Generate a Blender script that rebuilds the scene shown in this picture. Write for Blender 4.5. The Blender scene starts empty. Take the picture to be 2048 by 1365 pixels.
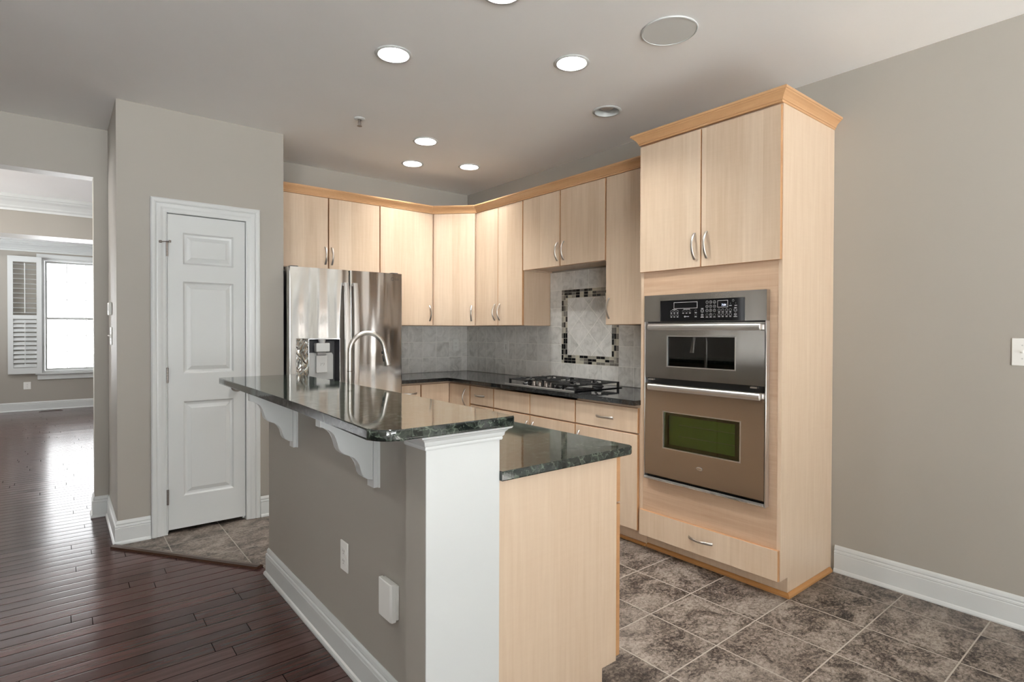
import bpy, bmesh, math, random
from mathutils import Vector, Matrix
random.seed(7)
D = bpy.data
SC = bpy.context.scene
COL = SC.collection

# ------------------------------------------------------------------ camera, world, exposure
FOC, YAW, PITCH, ROLL, CY = 1122.735, 0.679952, 0.0102547, 0.00278735, 672.807
def make_camera():
    s, c = math.sin(YAW), math.cos(YAW)
    fw = Vector((s*math.cos(PITCH), c*math.cos(PITCH), -math.sin(PITCH)))
    r = Vector((c, -s, 0)); u = r.cross(fw)
    r2 = math.cos(ROLL)*r + math.sin(ROLL)*u
    u2 = -math.sin(ROLL)*r + math.cos(ROLL)*u
    cam = D.cameras.new('camera'); o = D.objects.new('camera', cam); COL.objects.link(o)
    m = Matrix.Identity(4)
    for i in range(3):
        m[i][0] = r2[i]; m[i][1] = u2[i]; m[i][2] = -fw[i]
    m[2][3] = 1.33
    o.matrix_world = m
    cam.sensor_width = 36.0; cam.sensor_fit = 'HORIZONTAL'
    cam.lens = FOC/2048*36.0
    cam.shift_y = -(682.5-CY)/2048
    cam.clip_start = 0.02
    SC.camera = o
make_camera()
SC.view_settings.view_transform = 'Standard'
SC.view_settings.look = 'None'
SC.view_settings.gamma = 1.0
SC.view_settings.exposure = 0.70
SC.view_settings.use_curve_mapping = False
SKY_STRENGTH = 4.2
LOWER_FILL_STRENGTH = 17.0     # lower half of the world, brightened to light the ceiling through the windows
LAMP_STRENGTH = 490.0
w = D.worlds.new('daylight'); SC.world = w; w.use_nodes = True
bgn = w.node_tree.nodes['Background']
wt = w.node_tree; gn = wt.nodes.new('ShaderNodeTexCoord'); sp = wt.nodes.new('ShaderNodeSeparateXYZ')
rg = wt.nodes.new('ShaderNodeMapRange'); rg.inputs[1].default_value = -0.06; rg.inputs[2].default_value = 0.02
rg.inputs[3].default_value = LOWER_FILL_STRENGTH; rg.inputs[4].default_value = SKY_STRENGTH
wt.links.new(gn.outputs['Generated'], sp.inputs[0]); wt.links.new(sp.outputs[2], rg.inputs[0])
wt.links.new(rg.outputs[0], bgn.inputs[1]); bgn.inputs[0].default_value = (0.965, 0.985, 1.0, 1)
try:
    SC.cycles.max_bounces = 14; SC.cycles.diffuse_bounces = 8; SC.cycles.glossy_bounces = 6
    SC.cycles.transparent_max_bounces = 12; SC.cycles.sample_clamp_indirect = 6.0
    SC.cycles.caustics_reflective = False; SC.cycles.caustics_refractive = False
except Exception:
    pass
sun = D.lights.new('sunlight', 'SUN'); sun.energy = 27.0; sun.angle = math.radians(0.6); sun.color = (1.0, 0.98, 0.95)
so = D.objects.new('sunlight', sun); COL.objects.link(so); so.rotation_euler = (0, math.radians(52), 0)   # through the glazed door in the right wall
def portal(x, y, z, sx, sz, rot):
    l = D.lights.new('window_daylight', 'AREA'); l.shape = 'RECTANGLE'; l.size = sx; l.size_y = sz
    l.cycles.is_portal = True
    o = D.objects.new('window_daylight', l); COL.objects.link(o)
    o.location = (x, y, z); o.rotation_euler = rot
portal(0.375, 12.1, 1.55, 1.15, 1.9, (math.radians(-90), 0, 0))          # far window
portal(-2.35, 12.1, 1.55, 1.7, 1.9, (math.radians(-90), 0, 0))
portal(-0.4, -8.1, 1.42, 4.0, 2.1, (math.radians(90), 0, 0))             # window of the rear wall
for py_ in (6.5, 10.1):                                       # added windows of the left wall
    portal(-4.1, py_, 1.45, 1.9, 2.4, (0, math.radians(-90), 0))
portal(3.46, -2.02, 1.06, 2.06, 1.85, (0, math.radians(90), 0))            # glazed door in the right wall

# ------------------------------------------------------------------ measured frame of the room (metres)
XW, YB, ZC = 3.346, 4.885, 2.745      # right wall, back wall, ceiling
YP = 4.212                            # pantry front wall
CT = 0.907                            # worktop height

# ------------------------------------------------------------------ materials
def new_mat(name):
    m = D.materials.new(name); m.use_nodes = True
    nt = m.node_tree; b = nt.nodes['Principled BSDF']
    return m, nt, b
def N(nt, t, **kw):
    n = nt.nodes.new(t)
    for k, v in kw.items():
        setattr(n, k, v)
    return n
def L(nt, a, b): nt.links.new(a, b)
def math_n(nt, op, a, b=None, c=None):
    n = N(nt, 'ShaderNodeMath', operation=op)
    for i, v in enumerate((a, b, c)):
        if v is None: continue
        if isinstance(v, (int, float)): n.inputs[i].default_value = v
        else: L(nt, v, n.inputs[i])
    return n.outputs[0]
def ramp(nt, fac, stops):
    n = N(nt, 'ShaderNodeValToRGB')
    cr = n.color_ramp
    while len(cr.elements) < len(stops): cr.elements.new(0.5)
    for e, (p, c) in zip(cr.elements, stops):
        e.position = p; e.color = (*c, 1) if len(c) == 3 else c
    L(nt, fac, n.inputs[0]); return n.outputs[0]
def mixc(nt, f, a, b, mode='MIX'):
    n = N(nt, 'ShaderNodeMix', data_type='RGBA', blend_type=mode)
    if isinstance(f, (int, float)): n.inputs[0].default_value = f
    else: L(nt, f, n.inputs[0])
    for i, v in ((6, a), (7, b)):
        if isinstance(v, tuple): n.inputs[i].default_value = (*v, 1)
        else: L(nt, v, n.inputs[i])
    return n.outputs[2]
def noise(nt, vec, scale, detail=4, rough=0.5, dist=0.0):
    n = N(nt, 'ShaderNodeTexNoise')
    n.inputs['Scale'].default_value = scale; n.inputs['Detail'].default_value = detail
    n.inputs['Roughness'].default_value = rough; n.inputs['Distortion'].default_value = dist
    if vec is not None: L(nt, vec, n.inputs['Vector'])
    return n.outputs[0]
def objco(nt): return N(nt, 'ShaderNodeTexCoord').outputs['Object']
def geopos(nt): return N(nt, 'ShaderNodeNewGeometry').outputs['Position']
def scaled(nt, v, s, loc=(0, 0, 0)):
    n = N(nt, 'ShaderNodeMapping'); n.inputs['Scale'].default_value = s; n.inputs['Location'].default_value = loc
    L(nt, v, n.inputs['Vector']); return n.outputs[0]
def bump(nt, b, h, strength, dist=0.01):
    n = N(nt, 'ShaderNodeBump'); n.inputs['Strength'].default_value = strength; n.inputs['Distance'].default_value = dist
    L(nt, h, n.inputs['Height']); L(nt, n.outputs[0], b.inputs['Normal'])
def plain(name, col, rough=0.5, metal=0.0, spec=None, coat=0.0):
    m, nt, b = new_mat(name)
    b.inputs['Base Color'].default_value = (*col, 1); b.inputs['Roughness'].default_value = rough
    b.inputs['Metallic'].default_value = metal
    if spec is not None: b.inputs['Specular IOR Level'].default_value = spec
    if coat: b.inputs['Coat Weight'].default_value = coat; b.inputs['Coat Roughness'].default_value = 0.05
    return m
def painted(name, col, rough=0.55, amt=0.05, bscale=220, bstr=0.05):
    m, nt, b = new_mat(name); v = geopos(nt)
    n1 = noise(nt, v, 1.3, 3)
    c = mixc(nt, n1, tuple(x*(1-amt) for x in col), tuple(min(1, x*(1+amt)) for x in col))
    L(nt, c, b.inputs['Base Color']); b.inputs['Roughness'].default_value = rough
    bump(nt, b, noise(nt, v, bscale, 2), bstr, 0.002)
    return m
def maple(name, a, b_, band=0.105, horizontal=False, bandamt=0.6, rough=0.32, coat=0.25):
    m, nt, b = new_mat(name)
    pos = geopos(nt); sx = N(nt, 'ShaderNodeSeparateXYZ'); L(nt, pos, sx.inputs[0])
    rnd = N(nt, 'ShaderNodeObjectInfo').outputs['Random']
    h = math_n(nt, 'SUBTRACT', sx.outputs[0], sx.outputs[1])
    z = sx.outputs[2]
    if horizontal: h, z = z, h
    ho = math_n(nt, 'ADD', h, math_n(nt, 'MULTIPLY', rnd, 7.3))
    cell = math_n(nt, 'FLOOR', math_n(nt, 'DIVIDE', ho, band))
    wn = N(nt, 'ShaderNodeTexWhiteNoise', noise_dimensions='1D'); L(nt, cell, wn.inputs['W'])
    cmb = N(nt, 'ShaderNodeCombineXYZ')
    L(nt, math_n(nt, 'MULTIPLY', ho, 60.0), cmb.inputs[0]); L(nt, math_n(nt, 'MULTIPLY', z, 2.2), cmb.inputs[2])
    L(nt, math_n(nt, 'MULTIPLY', cell, 3.7), cmb.inputs[1])
    g1 = noise(nt, cmb.outputs[0], 1.0, 5, 0.6, 0.4)
    cm2 = N(nt, 'ShaderNodeCombineXYZ')
    L(nt, math_n(nt, 'MULTIPLY', ho, 9.0), cm2.inputs[0]); L(nt, math_n(nt, 'MULTIPLY', z, 90.0), cm2.inputs[2])
    L(nt, rnd, cm2.inputs[1])
    g2 = noise(nt, cm2.outputs[0], 1.0, 2, 0.5)
    cm3 = N(nt, 'ShaderNodeCombineXYZ')
    L(nt, math_n(nt, 'MULTIPLY', ho, 22.0), cm3.inputs[0]); L(nt, math_n(nt, 'MULTIPLY', z, 3.5), cm3.inputs[2])
    g3 = noise(nt, cm3.outputs[0], 1.0, 2, 0.5, 0.8)
    f = math_n(nt, 'ADD', math_n(nt, 'MULTIPLY', wn.outputs[0], 0.45*bandamt), math_n(nt, 'MULTIPLY', g1, 0.55))
    f = math_n(nt, 'ADD', f, math_n(nt, 'MULTIPLY', g2, 0.10))
    f = math_n(nt, 'ADD', f, math_n(nt, 'MULTIPLY', g3, 0.30))
    c = ramp(nt, f, [(0.30, a), (0.95, b_)])
    L(nt, c, b.inputs['Base Color']); b.inputs['Roughness'].default_value = rough
    b.inputs['Coat Weight'].default_value = coat; b.inputs['Coat Roughness'].default_value = 0.18
    return m
def steel(name, col=(0.60, 0.58, 0.555), rough=0.2, wave=0.0, aniso=0.0, grain=True):
    m, nt, b = new_mat(name); v = geopos(nt)
    b.inputs['Base Color'].default_value = (*col, 1); b.inputs['Metallic'].default_value = 1.0
    b.inputs['Roughness'].default_value = rough
    g = noise(nt, scaled(nt, v, (6, 6, 700)), 1.0, 3)
    if grain:
        r = math_n(nt, 'ADD', math_n(nt, 'MULTIPLY', g, 0.10), rough-0.05)
        L(nt, r, b.inputs['Roughness'])
    if aniso:
        b.inputs['Anisotropic'].default_value = aniso
        t = N(nt, 'ShaderNodeTangent', direction_type='RADIAL', axis='Z'); L(nt, t.outputs[0], b.inputs['Tangent'])
    if wave:
        h = noise(nt, scaled(nt, v, (7.5, 7.5, 0.9)), 1.0, 1, 0.4)
        bump(nt, b, h, 1.0, wave)
    return m
def granite(name, base, vein, sc=26.0, amount=0.5):
    m, nt, b = new_mat(name); v = geopos(nt)
    n1 = noise(nt, v, sc, 6, 0.65, 1.2)
    n2 = noise(nt, scaled(nt, v, (1, 1, 1), (3.1, 1.7, 0.4)), sc*3.2, 4, 0.6)
    vo = N(nt, 'ShaderNodeTexVoronoi', feature='DISTANCE_TO_EDGE'); vo.inputs['Scale'].default_value = sc*1.3
    dv = N(nt, 'ShaderNodeVectorMath', operation='ADD'); L(nt, v, dv.inputs[0])
    nz = N(nt, 'ShaderNodeTexNoise'); nz.inputs['Scale'].default_value = sc*0.8; L(nt, v, nz.inputs['Vector'])
    scl = N(nt, 'ShaderNodeVectorMath', operation='SCALE'); L(nt, nz.outputs[1], scl.inputs[0]); scl.inputs[3].default_value = 0.05
    L(nt, scl.outputs[0], dv.inputs[1]); L(nt, dv.outputs[0], vo.inputs['Vector'])
    e = ramp(nt, vo.outputs['Distance'], [(0.0, (1, 1, 1)), (0.07, (0, 0, 0))])
    f = math_n(nt, 'MULTIPLY', e, ramp(nt, n1, [(0.45, (0, 0, 0)), (0.62, (1, 1, 1))]))
    mid = tuple(x*0.6+y*0.22 for x, y in zip(base, vein))
    c = mixc(nt, ramp(nt, n1, [(0.42, (0, 0, 0)), (0.66, (1, 1, 1))]), base, mid)
    c = mixc(nt, math_n(nt, 'MULTIPLY', f, amount), c, vein)
    c = mixc(nt, math_n(nt, 'MULTIPLY', ramp(nt, n2, [(0.62, (0, 0, 0)), (0.72, (1, 1, 1))]), amount*0.6), c, tuple(x*0.6 for x in vein))
    L(nt, c, b.inputs['Base Color']); b.inputs['Roughness'].default_value = 0.04
    b.inputs['IOR'].default_value = 1.68
    bump(nt, b, noise(nt, v, 75, 3, 0.6), 0.12, 0.0006)
    return m
def glassy(name, tint=(1, 1, 1), refl=0.06, rough=0.02):
    m = D.materials.new(name); m.use_nodes = True; nt = m.node_tree; nt.nodes.clear()
    out = N(nt, 'ShaderNodeOutputMaterial'); t = N(nt, 'ShaderNodeBsdfTransparent'); g = N(nt, 'ShaderNodeBsdfGlossy')
    t.inputs[0].default_value = (*tint, 1); g.inputs['Roughness'].default_value = rough
    lw = N(nt, 'ShaderNodeFresnel'); lw.inputs[0].default_value = 1.5
    mx = N(nt, 'ShaderNodeMixShader')
    L(nt, math_n(nt, 'ADD', lw.outputs[0], refl-0.04), mx.inputs[0]); L(nt, t.outputs[0], mx.inputs[1]); L(nt, g.outputs[0], mx.inputs[2])
    L(nt, mx.outputs[0], out.inputs[0]); return m
def emit(name, col, s):
    m, nt, b = new_mat(name)
    b.inputs['Base Color'].default_value = (0.8, 0.8, 0.8, 1)
    b.inputs['Emission Color'].default_value = (*col, 1); b.inputs['Emission Strength'].default_value = s
    return m
def grid_lines(nt, x, period, offset, half):
    """1 on the line, 0 elsewhere"""
    t = math_n(nt, 'SUBTRACT', x, offset)
    t = math_n(nt, 'PINGPONG', t, period/2)           # distance to the nearest line
    return math_n(nt, 'LESS_THAN', t, half)
def cell_id(nt, x, period, offset):
    return math_n(nt, 'FLOOR', math_n(nt, 'DIVIDE', math_n(nt, 'SUBTRACT', x, offset), period))
def floor_tile_mat():
    m, nt, b = new_mat('slate_floor_tile'); v = geopos(nt)
    s = N(nt, 'ShaderNodeSeparateXYZ'); L(nt, v, s.inputs[0])
    g = math_n(nt, 'MAXIMUM', grid_lines(nt, s.outputs[0], 0.3267, 2.8105, 0.0028), grid_lines(nt, s.outputs[1], 0.339, 1.9665, 0.0028))
    cx = cell_id(nt, s.outputs[0], 0.3267, 2.8105); cy = cell_id(nt, s.outputs[1], 0.339, 1.9665)
    cb = N(nt, 'ShaderNodeCombineXYZ'); L(nt, math_n(nt, 'MULTIPLY', cx, 5.13), cb.inputs[0]); L(nt, math_n(nt, 'MULTIPLY', cy, 3.71), cb.inputs[1])
    va = N(nt, 'ShaderNodeVectorMath', operation='ADD'); L(nt, v, va.inputs[0]); L(nt, cb.outputs[0], va.inputs[1])
    sv = scaled(nt, va.outputs[0], (1.0, 1.3, 1.0))
    n1 = noise(nt, sv, 5.5, 7, 0.68, 0.9)
    n2 = noise(nt, sv, 60, 5, 0.75, 0.8)
    f = math_n(nt, 'ADD', math_n(nt, 'MULTIPLY', n1, 0.50), math_n(nt, 'MULTIPLY', n2, 0.50))
    c = ramp(nt, f, [(0.40, (0.020, 0.015, 0.013)), (0.46, (0.080, 0.062, 0.051)), (0.51, (0.175, 0.143, 0.119)), (0.60, (0.31, 0.265, 0.226))])
    c = mixc(nt, g, c, (0.37, 0.33, 0.285))
    L(nt, c, b.inputs['Base Color'])
    b.inputs['Roughness'].default_value = 0.42; b.inputs['Specular IOR Level'].default_value = 0.35
    h = math_n(nt, 'SUBTRACT', math_n(nt, 'MULTIPLY', n2, 0.35), g)
    bump(nt, b, h, 0.5, 0.003)
    return m
def hardwood_mat():
    m, nt, b = new_mat('dark_hardwood'); v = geopos(nt)
    s = N(nt, 'ShaderNodeSeparateXYZ'); L(nt, v, s.inputs[0])
    W_, LEN = 0.0825, 1.15
    row = cell_id(nt, s.outputs[1], W_, 0.0)
    wr = N(nt, 'ShaderNodeTexWhiteNoise', noise_dimensions='1D'); L(nt, row, wr.inputs['W'])
    xs = math_n(nt, 'ADD', s.outputs[0], math_n(nt, 'MULTIPLY', wr.outputs['Value'], 9.7))
    seam = math_n(nt, 'MAXIMUM', grid_lines(nt, s.outputs[1], W_, 0.0, 0.0019), grid_lines(nt, xs, LEN, 0.0, 0.0014))
    cb = N(nt, 'ShaderNodeCombineXYZ'); L(nt, cell_id(nt, xs, LEN, 0.0), cb.inputs[0]); L(nt, row, cb.inputs[1])
    wn = N(nt, 'ShaderNodeTexWhiteNoise', noise_dimensions='2D'); L(nt, cb.outputs[0], wn.inputs['Vector'])
    sh = N(nt, 'ShaderNodeVectorMath', operation='SCALE'); L(nt, wn.outputs['Color'], sh.inputs[0]); sh.inputs[3].default_value = 13.0
    va = N(nt, 'ShaderNodeVectorMath', operation='ADD'); L(nt, v, va.inputs[0]); L(nt, sh.outputs[0], va.inputs[1])
    gr = noise(nt, scaled(nt, va.outputs[0], (2.4, 42, 1)), 1.0, 5, 0.6, 0.6)
    f = math_n(nt, 'ADD', math_n(nt, 'MULTIPLY', wn.outputs['Value'], 0.26), math_n(nt, 'MULTIPLY', gr, 0.74))
    c = ramp(nt, f, [(0.18, (0.028, 0.0115, 0.0105)), (0.82, (0.105, 0.050, 0.045))])
    c = mixc(nt, seam, c, (0.0015, 0.001, 0.001))
    L(nt, c, b.inputs['Base Color'])
    L(nt, math_n(nt, 'ADD', math_n(nt, 'ADD', math_n(nt, 'MULTIPLY', gr, 0.08), math_n(nt, 'MULTIPLY', wn.outputs['Value'], 0.05)), 0.13), b.inputs['Roughness'])
    L(nt, math_n(nt, 'MULTIPLY', math_n(nt, 'SUBTRACT', 1.0, seam), 0.42), b.inputs['Specular IOR Level'])
    big = noise(nt, scaled(nt, v, (1.2, 7, 1)), 1.0, 1)
    ht = math_n(nt, 'ADD', math_n(nt, 'MULTIPLY', gr, 0.10), math_n(nt, 'MULTIPLY', big, 1.1))
    cup = math_n(nt, 'PINGPONG', s.outputs[1], W_/2)
    ht = math_n(nt, 'ADD', ht, ramp(nt, math_n(nt, 'MULTIPLY', cup, 2/W_), [(0.0, (0, 0, 0)), (0.22, (0.8, 0.8, 0.8)), (1.0, (1, 1, 1))]))
    bump(nt, b, ht, 0.35, 0.0016)
    return m
def splash_mat(name, axis, off, zoff, diag=None):
    """six inch stone-look wall tile; diag = (centre, z) turns the grid by 45 degrees"""
    m, nt, b = new_mat(name); v = geopos(nt)
    s = N(nt, 'ShaderNodeSeparateXYZ'); L(nt, v, s.inputs[0])
    h = s.outputs[axis]; z = s.outputs[2]
    if diag:
        a = math_n(nt, 'SUBTRACT', h, diag[0]); c_ = math_n(nt, 'SUBTRACT', z, diag[1])
        h = math_n(nt, 'MULTIPLY', math_n(nt, 'ADD', a, c_), 0.7071)
        z = math_n(nt, 'MULTIPLY', math_n(nt, 'SUBTRACT', a, c_), 0.7071)
        off, zoff = 0.0, 0.0
    p = 0.1545
    g = math_n(nt, 'MAXIMUM', grid_lines(nt, h, p, off, 0.0016), grid_lines(nt, z, p, zoff, 0.0016))
    cb = N(nt, 'ShaderNodeCombineXYZ')
    L(nt, cell_id(nt, h, p, off), cb.inputs[0]); L(nt, cell_id(nt, z, p, zoff), cb.inputs[1])
    wn = N(nt, 'ShaderNodeTexWhiteNoise', noise_dimensions='2D'); L(nt, cb.outputs[0], wn.inputs['Vector'])
    vs = N(nt, 'ShaderNodeVectorMath', operation='SCALE'); L(nt, wn.outputs['Color'], vs.inputs[0]); vs.inputs[3].default_value = 9.0
    va = N(nt, 'ShaderNodeVectorMath', operation='ADD'); L(nt, v, va.inputs[0]); L(nt, vs.outputs[0], va.inputs[1])
    n1 = noise(nt, va.outputs[0], 9, 6, 0.62, 1.6)
    n2 = noise(nt, va.outputs[0], 30, 3, 0.6, 0.5)
    f = math_n(nt, 'ADD', math_n(nt, 'MULTIPLY', n1, 0.75), math_n(nt, 'MULTIPLY', n2, 0.12))
    f = math_n(nt, 'ADD', f, math_n(nt, 'MULTIPLY', wn.outputs['Value'], 0.13))
    c = ramp(nt, f, [(0.28, (0.44, 0.43, 0.405)), (0.50, (0.68, 0.67, 0.64)), (0.72, (0.82, 0.805, 0.78))])
    c = mixc(nt, g, c, (0.88, 0.865, 0.82))
    L(nt, c, b.inputs['Base Color']); b.inputs['Roughness'].default_value = 0.38
    bump(nt, b, math_n(nt, 'SUBTRACT', math_n(nt, 'MULTIPLY', n2, 0.2), g), 0.35, 0.002)
    return m

M = {}
M['wall'] = painted('greige_wall_paint', (0.36, 0.337, 0.298), 0.5)
M['ceiling'] = painted('ceiling_paint', (0.91, 0.91, 0.905), 0.75)
M['trim'] = painted('white_trim_paint', (0.60, 0.62, 0.615), 0.3, 0.01, 60, 0.02)
M['white'] = plain('white_plastic', (0.78, 0.78, 0.75), 0.35)
M['maple'] = maple('maple_veneer', (0.545, 0.40, 0.275), (0.715, 0.575, 0.435))
M['maple_panel'] = maple('maple_panel', (0.56, 0.41, 0.285), (0.705, 0.57, 0.43), 0.4, False, 0.35, 0.36, 0.15)
M['maple_h'] = maple('maple_horizontal', (0.46, 0.30, 0.195), (0.66, 0.48, 0.34), 0.07, True, 0.6)
M['maple_edge'] = maple('maple_edge', (0.42, 0.21, 0.09), (0.54, 0.30, 0.14), 0.05, True, 0.5)
M['maple_crown'] = maple('maple_crown', (0.50, 0.27, 0.12), (0.66, 0.41, 0.22), 0.05, True, 0.4, 0.3, 0.3)
M['maple_shoe'] = maple('oak_shoe', (0.38, 0.17, 0.05), (0.52, 0.27, 0.10), 0.05, True, 0.4)
M['granite'] = granite('green_black_granite', (0.006, 0.009, 0.008), (0.17, 0.21, 0.16), 24, 0.75)
M['granite_dark'] = granite('black_granite', (0.004, 0.004, 0.005), (0.12, 0.13, 0.13), 60, 0.45)
M['fridge_steel'] = steel('fridge_stainless', (0.54, 0.525, 0.505), 0.15, 0.016, 0.5)
M['steel'] = steel('oven_stainless', (0.55, 0.52, 0.49), 0.19, 0.004, 0.4)
M['steel_bright'] = steel('bright_steel', (0.74, 0.72, 0.70), 0.34)
M['nickel'] = steel('brushed_nickel', (0.52, 0.49, 0.45), 0.33)
M['chrome'] = plain('chrome', (0.8, 0.8, 0.8), 0.07, 1.0)
M['dark_metal'] = plain('aged_metal', (0.25, 0.22, 0.2), 0.35, 1.0)
M['black_gloss'] = plain('black_glass', (0.006, 0.006, 0.007), 0.06, 0, 0.35)
M['black'] = plain('black_enamel', (0.01, 0.01, 0.01), 0.35)
M['iron'] = plain('cast_iron', (0.012, 0.012, 0.012), 0.45)
M['grey_plastic'] = plain('grey_plastic', (0.33, 0.33, 0.33), 0.4)
M['light_grey'] = plain('light_grey_plastic', (0.55, 0.56, 0.55), 0.3)
M['dark_grey'] = plain('dark_grey_panel', (0.05, 0.05, 0.055), 0.4)
M['mark'] = plain('panel_print', (0.42, 0.42, 0.42), 0.5)
M['mark_dark'] = plain('etched_mark', (0.10, 0.09, 0.085), 0.4)
M['green_enamel'] = plain('oven_green_enamel', (0.29, 0.44, 0.17), 0.4)
M['green_glass'] = glassy('oven_green_glass', (0.78, 0.88, 0.60), 0.06)
M['dark_glass'] = glassy('oven_dark_glass', (0.30, 0.32, 0.33), 0.10)
M['glass'] = glassy('window_glass', (1, 1, 1), 0.05)
M['lens'] = emit('lit_lamp_lens', (1.0, 0.99, 0.965), LAMP_STRENGTH)
M['globe'] = emit('warm_fill_globe', (1.0, 0.80, 0.60), 24.0)
M['lens_dim'] = emit('lit_dimmer_lens', (1.0, 0.99, 0.965), LAMP_STRENGTH*0.55)
M['lens_off'] = plain('unlit_lamp_lens', (0.55, 0.50, 0.45), 0.4)
M['display'] = emit('display_digits', (0.55, 0.65, 1.0), 1.6)
M['speaker'] = plain('speaker_grille', (0.66, 0.67, 0.66), 0.7)
M['tile_floor'] = floor_tile_mat()
M['hardwood'] = hardwood_mat()
M['splash_back'] = splash_mat('wall_tile_x', 0, 2.653, 1.0555)
M['splash_right'] = splash_mat('wall_tile_y', 1, 3.455, 1.0555)
M['splash_diag'] = splash_mat('wall_tile_diagonal', 1, 0, 0, (3.141, 1.318))
M['grout'] = plain('grout', (0.60, 0.57, 0.47), 0.7)
M['mos_black'] = plain('mosaic_black', (0.008, 0.008, 0.009), 0.12)
M['mos_grey'] = plain('mosaic_grey', (0.17, 0.16, 0.145), 0.25)
M['mos_cream'] = plain('mosaic_cream', (0.50, 0.47, 0.38), 0.25)
M['mos_stone'] = plain('mosaic_stone', (0.36, 0.34, 0.29), 0.25)
M['strip_wood'] = maple('dark_reducer_wood', (0.035, 0.018, 0.011), (0.085, 0.047, 0.03), 0.04, True, 0.3, 0.25, 0.3)
M['carpet'] = painted('bounce_carpet', (0.66, 0.65, 0.63), 0.95, 0.06, 400, 0.3)  # floor covering added out of view to bounce light up to the ceiling
M['sink'] = steel('sink_steel', (0.55, 0.55, 0.55), 0.3)
M['beige_wall'] = painted('far_room_wall_paint', (0.36, 0.337, 0.298), 0.5)

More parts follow.
